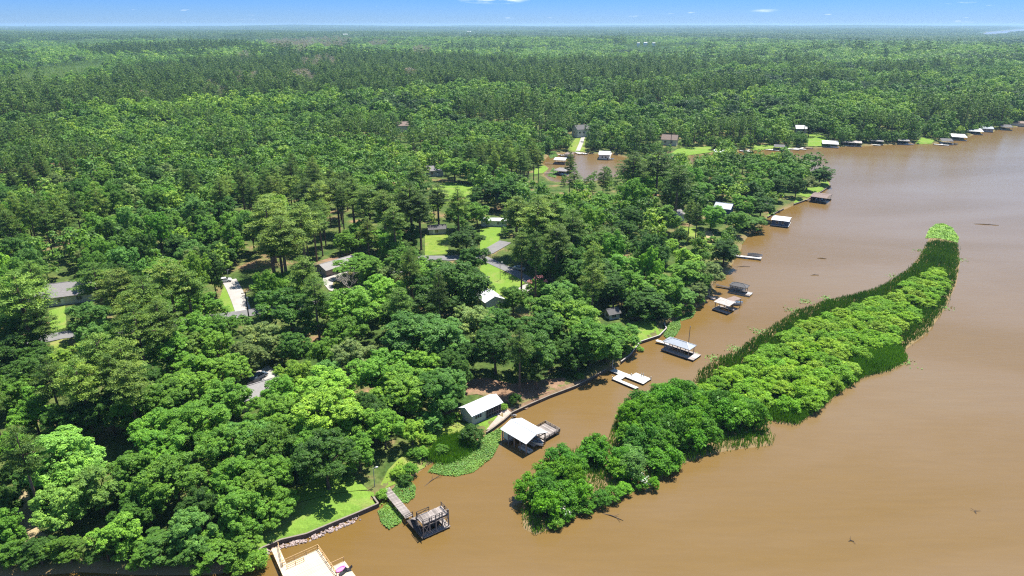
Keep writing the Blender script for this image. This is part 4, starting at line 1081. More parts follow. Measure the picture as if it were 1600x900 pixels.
def pads(X, Y, h, size, name, mat):
    rg = np.random.default_rng(len(X) + 3); n = len(X)
    z = np.maximum(height(X, Y), 0) + rg.uniform(.02, h, n) * (.6 + .5 * density_noise(X, Y, 3.2))
    c = np.stack([X, Y, np.maximum(z, .02)], -1); nor = unit(rg.normal(size=(n, 3)) * .35 + np.array([0, 0, 1])); t = unit(np.cross(nor, rg.normal(size=(n, 3)))); b = np.cross(nor, t)
    s = size * rg.uniform(.6, 1.3, (n, 1))
    V = np.stack([c - t * s, c - b * s * .8, c + t * s, c + b * s * .8], 1).reshape(-1, 3)
    tint = np.clip(.5 + .28 * density_noise(X, Y, 2.4) + rg.normal(0, .13, n), 0, 1)
    o = mesh_obj(name, np_mesh(name, V, np.arange(n * 4).reshape(-1, 4), [mat], tint)); tag(o, kind='stuff'); return o
rg = np.random.default_rng(5)
X, Y = scatter_in(ISL2W, 26000, rg, .4)
k = ~inside([P(*p) for p in [(1430, 378), (1505, 382), (1505, 330), (1430, 330)]], X, Y); X, Y = X[k], Y[k]
blades(X, Y, 1.1, 2.1, .20, 'reeds', M['reed'], lean=.4)
X, Y = scatter_in([P(*p) for p in [(1185, 648), (1215, 661), (1245, 663), (1280, 639), (1310, 614), (1350, 589), (1390, 579), (1415, 565), (1410, 549), (1390, 540), (1340, 562), (1290, 600), (1240, 635)]], 9000, rg)
blades(X, Y, 1.4, 2.6, .2, 'reeds', M['reed_light'])
X, Y = scatter_in(ISL1W, 5200, rg, -1)
blades(X, Y, .6, 1.4, .16, 'reeds', M['reed_light'])
X, Y = scatter_in([P(*p) for p in [(665, 722), (690, 690), (715, 685), (745, 700), (735, 712), (700, 726)]], 1600, rg)
blades(X, Y, .9, 1.7, .14, 'reeds', M['reed_light'])
PADS = [[(590, 800), (605, 786), (622, 795), (632, 806), (626, 818), (608, 828), (596, 818)], [(604, 776), (618, 760), (642, 752), (650, 762), (648, 778), (636, 787), (622, 785)],
        [(668, 738), (690, 716), (735, 700), (760, 680), (784, 668), (782, 690), (770, 715), (740, 738), (712, 745), (685, 742)], [(1036, 524), (1042, 508), (1062, 498), (1064, 512), (1056, 525), (1044, 532)],
        [(1062, 492), (1088, 486), (1082, 497), (1064, 502)], [(855, 275), (864, 262), (872, 268), (868, 278)], [(855, 240), (868, 238), (872, 244), (860, 248)]]
Xs, Ys = [], []
for q in PADS:
    w = [P(*p) for p in q]; ar = abs(sum(w[i][0] * w[(i + 1) % len(w)][1] - w[(i + 1) % len(w)][0] * w[i][1] for i in range(len(w)))) / 2
    X, Y = scatter_in(w, int(ar * 70) + 30, rg); Xs.append(X); Ys.append(Y)
pads(np.concatenate(Xs), np.concatenate(Ys), .5, .145, 'water_plants', M['pad'])
tipw = [P(*p) for p in [(1446, 372), (1452, 358), (1462, 350), (1474, 349), (1488, 356), (1498, 372), (1496, 380), (1470, 374)]]
X, Y = scatter_in(tipw, 5200, rg); pads(X, Y, .16, .36, 'lily_pads', M['pad_light'])
Xs, Ys = [], []
for cx, cy in ((1113, 560), (1150, 545), (1185, 518), (1240, 485), (1290, 466), (1400, 432), (1440, 392), (1475, 480), (1498, 405), (1416, 566), (1258, 471)):
    c = P(cx, cy); k = 70; Xs.append(c[0] + rg.normal(0, 1.3, k)); Ys.append(c[1] + rg.normal(0, 1.3, k))
pads(np.concatenate(Xs), np.concatenate(Ys), .25, .26, 'lily_pads', M['pad'])
# weeds on the bank between the lawn and the screened house
Xs, Ys = [], []
for q in ([(590, 776), (606, 740), (640, 706), (672, 660), (700, 655), (735, 672), (728, 690), (690, 714), (650, 740), (622, 757), (604, 772)], [(592, 792), (600, 772), (610, 768), (618, 785), (604, 800)],
          [(940, 572), (965, 558), (985, 550), (985, 560), (960, 574)], [(1115, 392), (1145, 385), (1160, 388), (1150, 400), (1140, 412), (1120, 400)], [(1125, 372), (1155, 370), (1170, 372), (1160, 382), (1130, 385)]):
    w = [PL(*p)[:2] for p in q]; ar = abs(sum(w[i][0] * w[(i + 1) % len(w)][1] - w[(i + 1) % len(w)][0] * w[i][1] for i in range(len(w)))) / 2
    X, Y = scatter_in(w, int(ar * 9), rg); k = density_noise(X, Y, 4.0, .3) > -.1; Xs.append(X[k]); Ys.append(Y[k])
pads(np.concatenate(Xs), np.concatenate(Ys), .8, .17, 'weeds', M['weed_leaf'])
# ------------------------------------------------------------------ buildings, docks, boats, cars, poles
def fit(A, B, D, z):
    """rectangle with its long side A->B and its far corner D, from pixels at height z -> centre, rotation, length, width"""
    a, b, d = (Vector(P(*p, z)) for p in (A, B, D))
    u = (b - a); L = u.length; u.normalize(); v = Vector((-u.y, u.x)); w = (d - a).dot(v)
    c = (a + b) / 2 + v * w / 2
    return c.x, c.y, math.atan2(u.y, u.x), L, abs(w)
_unit = {}
def piece(name, parent, x0, x1, y0, y1, z0, z1, mat):
    """box part that shares its mesh with every alike piece"""
    key = (mat.name, name)
    if key not in _unit: _unit[key] = MB().box(-.5, .5, -.5, .5, -.5, .5).mesh(name, mat)
    o = mesh_obj(name, _unit[key], parent, ((x0 + x1) / 2, (y0 + y1) / 2, (z0 + z1) / 2)); o.scale = (x1 - x0, y1 - y0, z1 - z0); return o
def planks(parent, x0, x1, y0, y1, z, pitch, mat, along='y', gap=.025, th=.05, jit=.0):
    """boards laid side by side; each its own part"""
    a0, a1 = (x0, x1) if along == 'y' else (y0, y1)
    n = max(1, round((a1 - a0) / pitch)); w = (a1 - a0) / n
    for i in range(n):
        s = a0 + i * w + gap / 2; e = s + w - gap; dz = random.uniform(-.008, .008); j0, j1 = random.uniform(-jit, jit), random.uniform(-jit, jit)
        if along == 'y': piece('plank', parent, s, e, y0 + j0, y1 + j1, z - th + dz, z + dz, mat)
        else: piece('plank', parent, x0 + j0, x1 + j1, s, e, z - th + dz, z + dz, mat)
def railing(parent, pts, h, mat, every=1.8, rails=(1.0, .5), t=.09, brace=False, name='railing'):
    """posts are parts of their own, the rails of one run are one part"""
    mb = MB()
    for a, b in zip(pts[:-1], pts[1:]):
        a, b = Vector(a), Vector(b); L = (b - a).length; n = max(1, round(L / every))
        for f in rails: mb.bar(a + Vector((0, 0, h * f - .04)), b + Vector((0, 0, h * f - .04)), t * .8, t)
        for i in range(n + 1):
            p = a.lerp(b, i / n); piece('post', parent, p.x - t / 2 - .003, p.x + t / 2 + .003, p.y - t / 2 - .003, p.y + t / 2 + .003, p.z - .1, p.z + h, mat)
            if brace and i < n:
                q = a.lerp(b, (i + 1) / n); mb.bar(p + Vector((0, 0, .08)), q + Vector((0, 0, h - .1)), t * .5, t * .6)
    mb.build(name, mat, parent)
def gable_roof(parent, L, W, z, rise, mat, ov=.4, th=.1, name='roof', seams=0):
    l, w = L / 2 + ov, W / 2 + ov; ez = z - ov * rise / (W / 2); mb = MB()
    for s in (1, -1):
        mb.add([(-l, s * w, ez), (l, s * w, ez), (l, 0, z + rise), (-l, 0, z + rise), (-l, s * w, ez + th), (l, s * w, ez + th), (l, 0, z + rise + th), (-l, 0, z + rise + th)],
               [(0, 1, 2, 3), (4, 5, 6, 7), (0, 1, 5, 4), (1, 2, 6, 5), (2, 3, 7, 6), (3, 0, 4, 7)])
    r = mb.build(name, mat, parent)
    if seams:
        ms = MB()
        for i in range(seams + 1):
            x = -l + .03 + (2 * l - .06) * i / seams
            for s in (1, -1): ms.bar((x, s * w, ez + th + .012), (x, 0.03 * s, z + rise + th + .012), .05, .03)
        ms.build('seam', mat, r)
    cap = MB(); cap.bar((-l, 0, z + rise + th + .02), (l, 0, z + rise + th + .02), .3, .05); cap.build('ridge_cap', mat, r)
    return r
def hip_roof(parent, L, W, z, rise, mat, ov=.4, ridge=None, name='roof'):
    l, w = L / 2 + ov, W / 2 + ov; k = (ridge if ridge is not None else max(.2, L - W)) / 2
    v = [(-l, -w, z), (l, -w, z), (l, w, z), (-l, w, z), (-k, 0, z + rise), (k, 0, z + rise), (-l, -w, z - .14), (l, -w, z - .14), (l, w, z - .14), (-l, w, z - .14)]
    r = MB().add(v, [(0, 1, 5, 4), (1, 2, 5), (2, 3, 4, 5), (3, 0, 4), (0, 6, 7, 1), (1, 7, 8, 2), (2, 8, 9, 3), (3, 9, 6, 0), (9, 8, 7, 6)]).build(name, mat, parent)
    ms = MB()
    for e, p in ((4, 0), (4, 3), (5, 1), (5, 2), (4, 5)): ms.bar(Vector(v[e]) + Vector((0, 0, .03)), Vector(v[p]) + Vector((0, 0, .03)), .22, .05)
    ms.build('ridge_cap', mat, r); return r
def walls(parent, L, W, h, rise, mat, z0=0, name='wall'):
    l, w = L / 2, W / 2
    v = [(-l, -w, z0), (l, -w, z0), (l, w, z0), (-l, w, z0), (-l, -w, h), (l, -w, h), (l, w, h), (-l, w, h), (-l, 0, h + rise - .03), (l, 0, h + rise - .03)]
    return MB().add(v, [(0, 1, 5, 4), (2, 3, 7, 6), (1, 2, 6, 9, 5), (3, 0, 4, 8, 7), (3, 2, 1, 0), (4, 5, 9, 8), (6, 7, 8, 9)]).build(name, mat, parent)
def window(parent, x, y, z, w, h, face, frame=None, panes=2):
    """face: '-y', '+y', '-x', '+x' wall it sits on; frame proud of the wall, panes as sub-parts"""
    frame = frame or M['white_paint']; t = .06; mb = MB()
    def bx(m, a0, a1, z0, z1, d0, d1):
        s = -1 if face[0] == '-' else 1
        if face[1] == 'y': m.box(x + a0, x + a1, min(y + s * d0, y + s * d1), max(y + s * d0, y + s * d1), z + z0, z + z1)
        else: m.box(min(x + s * d0, x + s * d1), max(x + s * d0, x + s * d1), y + a0, y + a1, z + z0, z + z1)
    bx(mb, -w / 2 - t, w / 2 + t, -h / 2 - t, -h / 2, -.02, .07); bx(mb, -w / 2 - t, w / 2 + t, h / 2, h / 2 + t, -.02, .07)
    bx(mb, -w / 2 - t, -w / 2, -h / 2, h / 2, -.02, .068); bx(mb, w / 2, w / 2 + t, -h / 2, h / 2, -.02, .068)
    for i in range(1, panes): bx(mb, -w / 2 + w * i / panes - .03, -w / 2 + w * i / panes + .03, -h / 2, h / 2, -.02, .064)
    f = mb.build('window', frame, parent)
    for i in range(panes):
        m2 = MB(); bx(m2, -w / 2 + w * i / panes + .03, -w / 2 + w * (i + 1) / panes - .03, -h / 2, h / 2, -.02, .03); m2.build('pane', M['glass'], f)
def door(parent, x, y, z0, face, mat, w=.95, h=2.05):
    s = -1 if face[0] == '-' else 1
    if face[1] == 'y': d = MB().box(x - w / 2, x + w / 2, min(y, y + s * .05), max(y, y + s * .05), z0, z0 + h).build('door', mat, parent); hb = (x + w * .38, y + s * .08, z0 + 1)
    else: d = MB().box(min(x, x + s * .05), max(x, x + s * .05), y - w / 2, y + w / 2, z0, z0 + h).build('door', mat, parent); hb = (x + s * .08, y + w * .38, z0 + 1)
    MB().box(hb[0] - .04, hb[0] + .04, hb[1] - .04, hb[1] + .04, hb[2] - .04, hb[2] + .04).build('handle', M['steel'], d)
def boat(px, py, rot, L, W, label, z=.25, hull='gel_white', inner='gel_blue', tower=False, cover=False, group=None):
    x, y = P(px, py, z); o = empty('motor_boat', (x, y, z), rot); tag(o, label, 'boat', group)
    n = 9; mb = MB(); rows = []
    for i in range(n):
        t = i / (n - 1); hw = W / 2 * (1 if t < .55 else max(.04, math.cos((t - .55) / .45 * 1.5))); xx = -L / 2 + L * t; sh = .62 + .22 * t * t
        rows.append([(xx, -hw, sh), (xx, -hw * .82, .05 + .12 * t * t), (xx, 0, -.18 + .35 * t ** 4), (xx, hw * .82, .05 + .12 * t * t), (xx, hw, sh)])
    v = [p for r_ in rows for p in r_]; f = []
    for i in range(n - 1):
        for k in range(4): f.append((i * 5 + k, i * 5 + k + 1, i * 5 + k + 6, i * 5 + k + 5))
    f.append((0, 1, 2, 3, 4)); mb.add(v, f); mb.build('hull', M[hull], o, smooth=False)
    dk = MB(); dv = []; df = []
    for i in range(n):
        r_ = rows[i]; dv += [(r_[0][0], r_[0][1] * .96, r_[0][2] - (.03 if i > 5 else .34)), (r_[4][0], r_[4][1] * .96, r_[4][2] - (.03 if i > 5 else .34))]
    for i in range(n - 1): df.append((2 * i, 2 * i + 1, 2 * i + 3, 2 * i + 2))
    dk.add(dv, df).build('deck', M[inner], o)
    if cover:
        MB().add([(-L * .46, -W * .45, .68), (L * .3, -W * .45, .72), (L * .46, 0, .86), (L * .3, W * .45, .72), (-L * .46, W * .45, .68), (-L * .1, 0, 1.15), (L * .2, 0, 1.1)],
                 [(0, 1, 6, 5), (1, 2, 6), (2, 3, 6), (3, 4, 5, 6), (4, 0, 5)]).build('cover', M['boat_cover'], o)
    else:
        for sx, sy in ((-.1, -.25), (-.1, .25), (-.36, 0)):
            s = MB(); w2 = .22 * W if sy else .42 * W; s.box(L * sx - .3, L * sx + .25, W * sy - w2, W * sy + w2, .25, .55); s.box(L * sx - .42, L * sx - .3, W * sy - w2, W * sy + w2, .25, .95); s.build('seat', M['gel_white'], o)
        MB().add([(L * .08, -W * .42, .68), (L * .08, W * .42, .68), (L * .02, W * .38, 1.15), (L * .02, -W * .38, 1.15), (L * .09, -W * .42, .68), (L * .09, W * .42, .68), (L * .03, W * .38, 1.15), (L * .03, -W * .38, 1.15)],
                 [(0, 1, 2, 3), (4, 7, 6, 5), (0, 4, 5, 1), (3, 2, 6, 7)]).build('windshield', M['glass'], o)
        MB().box(-L / 2 - .45, -L / 2 + .05, -.25, .25, .2, 1.05).build('outboard', M['black'], o)
    return o
def posts_grid(parent, xs, ys, z0, z1, mat, t=.16, name='post'):
    for x in xs:
        for y in ys: piece(name, parent, x - t / 2, x + t / 2, y - t / 2, y + t / 2, z0, z1, mat)

# ---- 1 new pale deck at the bottom edge
A, B_, D = (441, 882), (498, 858.5), (470, 940)
zt = 1.15
cx, cy, rot, L, W = fit((441.5, 883), (497.5, 857.5), (452, 920), zt)
W = 7.5
u = Vector((math.cos(rot), math.sin(rot))); v = Vector((-u.y, u.x))
a = Vector(P(441.5, 883, zt)); c = a + u * L / 2 - v * W / 2
o = empty('wooden_deck', (c.x, c.y, 0), rot); tag(o, 'new pale wooden deck with railings and a ramp from the bank', 'deck')
planks(o, -L / 2, L / 2, -W / 2, W / 2, zt, .30, M['new_wood'], along='x')
MB().box(-L / 2, L / 2, -W / 2, W / 2, zt - .3, zt - .065).build('deck_frame', M['new_rail'], o)
posts_grid(o, (-L / 2 + .2, 0, L / 2 - .2), (-W / 2 + .2, W / 2 - .2), -1.5, zt - .3, M['new_rail'], .2, 'pile')
railing(o, [(-L / 2, W / 2 - .05, zt), (L / 2 - .05, W / 2 - .05, zt), (L / 2 - .05, -W / 2, zt)], 1.0, M['new_rail'], 1.9)
railing(o, [(-L / 2 + .3, W / 2 - 1.3, zt), (-L / 2 + 3.2, W / 2 - 1.3, zt)], .8, M['new_rail'], 1.5, name='inner_railing')
# ramp along the left side, up to the bank
def to_local(ob, p, z):
    d = Vector((p[0] - ob.location.x, p[1] - ob.location.y)); r = ob.rotation_euler.z
    return (d.x * math.cos(r) + d.y * math.sin(r), -d.x * math.sin(r) + d.y * math.cos(r), z)
r0 = to_local(o, P(429.5, 856, 1.05), 1.05); r1 = (-L / 2 - .65, -W / 2 - .5, zt)
rd = Vector((r1[0] - r0[0], r1[1] - r0[1])); rn = max(4, int(rd.length / .3)); rdir = rd.normalized(); rs = Vector((-rdir.y, rdir.x)) * .62
rp = MB()
for sgn in (-.9, .9): rp.bar((r0[0] + rs.x * sgn, r0[1] + rs.y * sgn, .93), (r1[0] + rs.x * sgn, r1[1] + rs.y * sgn, 1.0), .08, .2)
ramp_o = rp.build('ramp', M['new_rail'], o)
for i in range(rn):
    m_ = Vector(r0[:2]).lerp(Vector(r1[:2]), (i + .5) / rn); q = mesh_obj('plank', _unit[('new_wood', 'plank')], ramp_o, (m_.x, m_.y, 1.08 + .07 * i / rn)); q.scale = (1.25, rd.length / rn - .03, .05); q.rotation_euler = (0, 0, math.atan2(rdir.y, rdir.x) - math.pi / 2)
railing(o, [(r0[0] + rs.x * -1, r0[1] + rs.y * -1, 1.05) if (Vector(r0[:2]) - rs).x > (Vector(r0[:2]) + rs).x else (r0[0] + rs.x, r0[1] + rs.y, 1.05), (-L / 2 - .1, W / 2 - .4, 1.1)], .95, M['new_rail'], 2.2, name='ramp_railing')
# lower platform on the right
zl = .55
l0 = to_local(o, P(516, 884, zl), zl); l1 = to_local(o, P(539.5, 878, zl), zl)
lx0, lx1, ly1 = L / 2 + .12, L / 2 + .12 + math.hypot(l1[0] - l0[0], l1[1] - l0[1]) , (l0[1] + l1[1]) / 2
low = MB().box(lx0, lx1, ly1 - 4.5, ly1, zl - .3, zl - .06).build('lower_platform', M['new_rail'], o)
k = 14
for i in range(k):
    s = ly1 - 4.5 + 4.5 * i / k
    q = mesh_obj('plank', _unit[('new_wood', 'plank')], low, ((lx0 + lx1) / 2, s + 2.25 / k, zl - .025)); q.scale = (lx1 - lx0, 4.5 / k - .025, .05)
railing(o, [(lx0 + .05, ly1 - 1.2, zl), (lx0 + .05, ly1 + .0, zl), (lx1 - .1, ly1 - .06, zl)], .9, M['new_rail'], 1.6, rails=(1.0,), name='lower_railing')
deck_o = o
def on_deck(x, y, z):
    r = o.rotation_euler.z; return (o.location.x + x * math.cos(r) - y * math.sin(r), o.location.y + x * math.sin(r) + y * math.cos(r), z)
p = on_deck(lx0 + 1.1, ly1 - 1.5, zl)
fl = empty('float', p, rot + .15); tag(fl, 'bright pink inflatable float lying on the lower platform of the new deck', 'float')
fm = MB(); n = 20
fm.tube([(math.cos(6.283 * i / n) * .85, math.sin(6.283 * i / n) * .42, .14) for i in range(n + 1)], [.13] * (n + 1), 7, cap=False); fm.build('rim', M['pink'], fl, smooth=True)
MB().prism([(math.cos(6.283 * i / n) * .8, math.sin(6.283 * i / n) * .38) for i in range(n)], .02, .1).build('mat', M['pink'], fl)
for kx, ky, lab, ang in ((lx0 + 1.0, ly1 - 2.6, 'dark folded lounge chair left below the pink float', .3), (lx0 + 1.9, ly1 - 2.45, 'dark folded lounge chair right below the pink float', -.2)):
    ch = empty('lounge_chair', on_deck(kx, ky, zl), rot + ang); tag(ch, lab, 'lounge chair', 'lounge chairs on the lower platform')
    MB().box(-.7, .35, -.28, .28, .27, .33).build('seat', M['black'], ch); MB().bar((.35, 0, .3), (.85, 0, .7), .55, .05).build('backrest', M['black'], ch)
    for lx in (-.6, .3):
        for ly in (-.24, .24): piece('leg', ch, lx - .02, lx + .02, ly - .02, ly + .02, 0, .27, M['steel'])

# ---- 2 weathered two-level dock
zu = 3.0
cx, cy, rot, L, W = fit((660.7, 820), (701, 802.5), (649.5, 806.8), zu)
o = empty('two_level_dock', (cx, cy, 0), rot); tag(o, 'weathered grey two-level dock with cross braces and long plank walkway', 'dock')
planks(o, -L / 2, L / 2, -W / 2, W / 2, zu, .34, M['old_wood'], along='y', jit=.05)
fr = MB()
for yy in (-W / 2 + .06, 0, W / 2 - .06): fr.box(-L / 2, L / 2, yy - .06, yy + .06, zu - .32, zu - .06)
fr.build('joists', M['dark_wood'], o)
nx = 4
for i in range(nx + 1):
    x = -L / 2 + .05 + (L - .1) * i / nx
    for yy in (-W / 2 + .03, W / 2 - .03): piece('post', o, x - .09, x + .09, yy - .09, yy + .09, -1.6, zu + (.95 if yy < 0 else 0), M['rail_wood'])
br = MB()
for i in range(nx):
    x0 = -L / 2 + .05 + (L - .1) * i / nx; x1 = -L / 2 + .05 + (L - .1) * (i + 1) / nx
    if i in (0, 3): br.bar((x0, -W / 2 - .08, .5), (x1, -W / 2 - .08, zu - .3), .06, .12)
    if i == 0: br.bar((x1, -W / 2 - .08, .5), (x0, -W / 2 - .08, zu - .3), .05, .12)
br.bar((-L / 2, -W / 2 - .1, zu - .45), (L / 2, -W / 2 - .1, zu - .45), .06, .16)
br.bar((L / 2 + .1, -W / 2, .4), (L / 2 + .1, W / 2, zu - .3), .06, .12); br.bar((L / 2 + .1, W / 2, .4), (L / 2 + .1, -W / 2, zu - .3), .05, .12)
br.bar((-L / 2 - .1, -W / 2, .4), (-L / 2 - .1, W / 2, zu - .3), .06, .12)
br.build('cross_brace', M['rail_wood'], o)
MB().box(-L / 2 - .1, L / 2 + .1, -W / 2 - .35, -W / 2 + .75, .28, .42).build('lower_walkway', M['old_wood'], o)
MB().box(L / 2 - .9, L / 2 + .1, -W / 2 + .76, W / 2, .27, .41).build('lower_walkway', M['old_wood'], o)
MB().box(-L / 2 - .1, -L / 2 + 1.0, -W / 2 + .76, W / 2 + 1.5, .27, .41).build('lower_walkway', M['dark_wood'], o)
for kx in (-L * .16, L * .12): MB().tube([(kx, -W / 2 + 1.2, .9), (kx, W / 2 - .3, .9)], [.75, .75], 12).build('float_drum', M['black'], o)
railing(o, [(-L / 2 + .1, -W / 2 + .1, zu), (L / 2 - .1, -W / 2 + .1, zu)], .95, M['rail_wood'], 1.9, rails=(1.0, .55), brace=False)
railing(o, [(L / 2 - .1, -W / 2 + .2, zu), (L / 2 - .1, W / 2 - .1, zu)], 1.0, M['dark_wood'], 1.2, rails=(1.0, .5), brace=True)
railing(o, [(-L / 2 + .1, W / 2 - .1, zu), (-L / 2 + 2.6, W / 2 - .1, zu)], 1.0, M['dark_wood'], 2.4, rails=(1.0, .5), brace=True)
railing(o, [(-L / 2 + .1, -W / 2 + .1, zu), (-L / 2 + .1, W / 2 - .4, zu)], 1.0, M['dark_wood'], 1.6, rails=(1.0, .5))
zw = 1.15
wa = [P(596.5, 765.5, zw), P(608.7, 762, zw), P(645.5, 805, zw), P(634, 810.8, zw)]
w0 = (Vector(wa[0]) + Vector(wa[1])) / 2; w1 = (Vector(wa[2]) + Vector(wa[3])) / 2; wd = (w1 - w0); wl_ = wd.length; wr = math.atan2(wd.y, wd.x); ww = 1.55
wo = MB()
for s in (-.6, .6):
    la = to_local(o, w0 + Vector((-wd.y, wd.x)).normalized() * s, zw - .17); lb = to_local(o, w1 + Vector((-wd.y, wd.x)).normalized() * s, zw - .17); wo.bar(la, lb, .1, .22)
wko = wo.build('walkway', M['dark_wood'], o)
n = int(wl_ / .30)
for i in range(n):
    m_ = w0.lerp(w1, (i + .5) / n); lp = to_local(o, m_, zw + random.uniform(-.012, .012)); q = mesh_obj('plank', _unit[('old_wood', 'plank')], wko, lp); q.scale = (wl_ / n - .025, ww + random.uniform(-.05, .05), .05); q.rotation_euler = (0, 0, wr - rot + random.uniform(-.015, .015))
for i in range(5):
    m_ = w0.lerp(w1, .25 + .75 * i / 4)
    for s in (-.66, .66):
        lp = to_local(o, m_ + Vector((-wd.y, wd.x)).normalized() * s, 0); piece('pile', o, lp[0] - .08, lp[0] + .08, lp[1] - .08, lp[1] + .08, -1.6, zw - .06, M['dark_wood'])
e0, e1 = to_local(o, P(634.5, 811, zw), zw), to_local(o, P(645, 805.5, zw), zw)
railing(o, [e0, e1], .9, M['dark_wood'], 1.1, name='gate_railing')
MB().prism([to_local(o, P(*q, .9), 0)[:2] for q in ((635, 813), (646.5, 807), (657, 819), (660.5, 842))], .7, .86).build('shade_landing', M['dark_wood'], o)  # dark sheet stands for the shaded underside and the lower platform
MB().bar(to_local(o, P(645, 809, zw), zw - .05), (-L / 2 + .3, W / 2 - 1.2, zu - .1), .9, .08).build('stair', M['rail_wood'], o)

# ---- 3 white-roofed boathouse with a side deck
ze = 3.0
cx, cy, rot, L, W = fit((781.8, 670.2), (822.2, 693.8), (816, 653.5), ze)
L -= .7; W -= .7
o = empty('boathouse', (cx, cy, 0), rot); tag(o, 'open boathouse with a brilliant white metal gable roof and a boat inside', 'boathouse')
gable_roof(o, L, W, ze, .95, M['white_metal'], ov=.38, seams=14)
n = 4
for i in range(n + 1):
    x = -L / 2 + L * i / n
    for yy in (-W / 2, W / 2): piece('post', o, x - .1, x + .1, yy - .1, yy + .1, -1.6, ze + .02, M['rail_wood'])
bm_ = MB()
for yy in (-W / 2, 0, W / 2): bm_.bar((-L / 2, yy, ze - .12 if yy else ze + .7), (L / 2, yy, ze - .12 if yy else ze + .7), .1, .2)
for x in (-L / 2, 0, L / 2): bm_.bar((x, -W / 2, ze - .25), (x, W / 2, ze - .25), .1, .2)
bm_.build('beams', M['dark_wood'], o)
planks(o, -L / 2, L / 2 - .2, -.4, .5, .75, .5, M['old_wood'], along='y')
planks(o, -L / 2, -L / 2 + 2.2, -W / 2, -.45, .75, .5, M['old_wood'], along='x')
MB().box(-L / 2 + .15, -L / 2 + 1.7, -W / 2 + .15, -W / 2 + 1.6, .76, 2.75).build('locker', M['white_paint'], o)
MB().box(-L / 2, L / 2, W / 2 - .9, W / 2 - .12, .60, .74).build('catwalk', M['old_wood'], o)
sx0, sx1 = L / 2 - 5.6, L / 2 + .6
# side deck beyond the right eave
sd = [to_local(o, P(*q, .85), .85) for q in ((855.3, 661.8), (875.3, 672.4), (851.8, 686))]
dx0 = min(sd[0][0], sd[2][0]) - .6; dx1 = max(sd[1][0], sd[2][0]); dy0, dy1 = W / 2 + .15, max(q[1] for q in sd)
planks(o, dx0, dx1, dy0, dy1, .85, .38, M['old_wood'], along='x', jit=.03)
MB().box(dx0, dx1, dy0, dy1, .58, .79).build('deck_frame', M['dark_wood'], o)
railing(o, [(dx0, dy1 - .06, .85), (dx1 - .06, dy1 - .06, .85)], .55, M['rail_wood'], 1.7, rails=(1.0, .45), t=.12)
railing(o, [(dx1 - .06, dy1 - .1, .85), (dx1 - .06, dy0, .85)], .55, M['rail_wood'], 1.7, rails=(1.0, .45), t=.12)
railing(o, [(dx0 + .05, dy0 + .3, .85), (dx0 + .05, dy1 - .1, .85)], .55, M['dark_wood'], 1.7, rails=(1.0, .45), t=.12)
posts_grid(o, (dx0 + .3, (dx0 + dx1) / 2, dx1 - .2), (dy0 + .3, dy1 - .2), -1.6, .58, M['dark_wood'], .18, 'pile')
MB().bar(to_local(o, P(803, 655, 1.0), .95), (-L / 2 + .3, .1, .7), 1.3, .12).build('gangway', M['old_wood'], o)
c3 = o
def off3(x, y, z=0): r = c3.rotation_euler.z; return (c3.location.x + x * math.cos(r) - y * math.sin(r), c3.location.y + x * math.sin(r) + y * math.cos(r), z)
q = off3(L * .22, W * .26); pq = proj(q[0], q[1], .3); boat(pq[0], pq[1], rot, 5.6, 2.1, 'white and dark blue motor boat moored under the white boathouse roof', .3, 'gel_white', 'gel_blue')
q = off3(L * .30, -W * .27); pq = proj(q[0], q[1], .3)
jt = empty('jet_ski_ramp', (q[0], q[1], 0), rot); tag(jt, 'grey floating drive-on ramp in the left bay of the white boathouse', 'ramp')
MB().box(-1.6, 1.6, -.7, .7, -.2, .28).build('float', M['deck_white'], jt); MB().box(-1.5, 1.55, -.12, .12, .285, .36).build('keel_groove', M['steel'], jt)
for px_, py_, lab, mt in ((801.5, 653, 'pale blue folding chair at the bank behind the white boathouse', 'blue_metal'), (804.5, 652, 'white folding chair at the bank behind the white boathouse', 'white_paint')):
    x, y, z = PL(px_, py_); ch = empty('folding_chair', (x, y, z + .08), rot + 2.2); tag(ch, lab, 'chair', 'chairs by the white boathouse')
    MB().box(-.3, .3, -.3, .3, .42, .48).build('seat', M[mt], ch); MB().bar((-.3, 0, .45), (-.48, 0, 1.0), .58, .05).build('backrest', M[mt], ch)
    for lx in (-.26, .26):
        for ly in (-.26, .26): piece('leg', ch, lx - .025, lx + .025, ly - .025, ly + .025, -.1, .42, M['steel'])

# ---- 4 screened shoreline house
gz = PL(740, 655)[2] + .1
cx, cy, rot, L, W = fit((736.9, 650.6), (786.6, 628.3), (713.9, 637.7), gz + 2.55)
L -= .8; W -= .7; hz_h = gz
o = empty('screened_house', (cx, cy, gz - .25), rot); tag(o, 'white-roofed cream house with a long dark screened porch facing the lake', 'house')
walls(o, L, W, 2.8, .95, M['cream_siding'], -.3); gable_roof(o, L, W, 2.8, .95, M['white_metal'], ov=.38, seams=16)
window(o, -L / 2 + 1.75, -W / 2, 1.75, 1.9, .85, '-y', panes=3)
sc = MB().box(-L / 2 + 4.0, L / 2 - .15, -W / 2 - .035, -W / 2 + .02, .25, 2.5).build('porch_screen', M['screen'], o)
for i in range(7):
    x = -L / 2 + 4.0 + (L - 4.15) * i / 6; piece('porch_post', o, x - .05, x + .05, -W / 2 - .09, -W / 2 - .037, .2, 2.62, M['rail_wood'])
rl = MB(); rl.box(-L / 2 + 4.0, L / 2 - .15, -W / 2 - .085, -W / 2 - .04, 1.05, 1.15); rl.build('porch_rail', M['rail_wood'], o)
cl = MB()
for i in range(10): cl.box(-L / 2 - .022, -L / 2 - .001, -W / 2 + .05, W / 2 - .05, .05 + i * .27, .07 + i * .27)
cl.build('siding_boards', M['cream_siding'], o)
MB().box(-L / 2 - .05, L / 2 + .05, -W / 2 - .1, -W / 2 - .001, -.3, .18).build('plinth', M['concrete'], o)
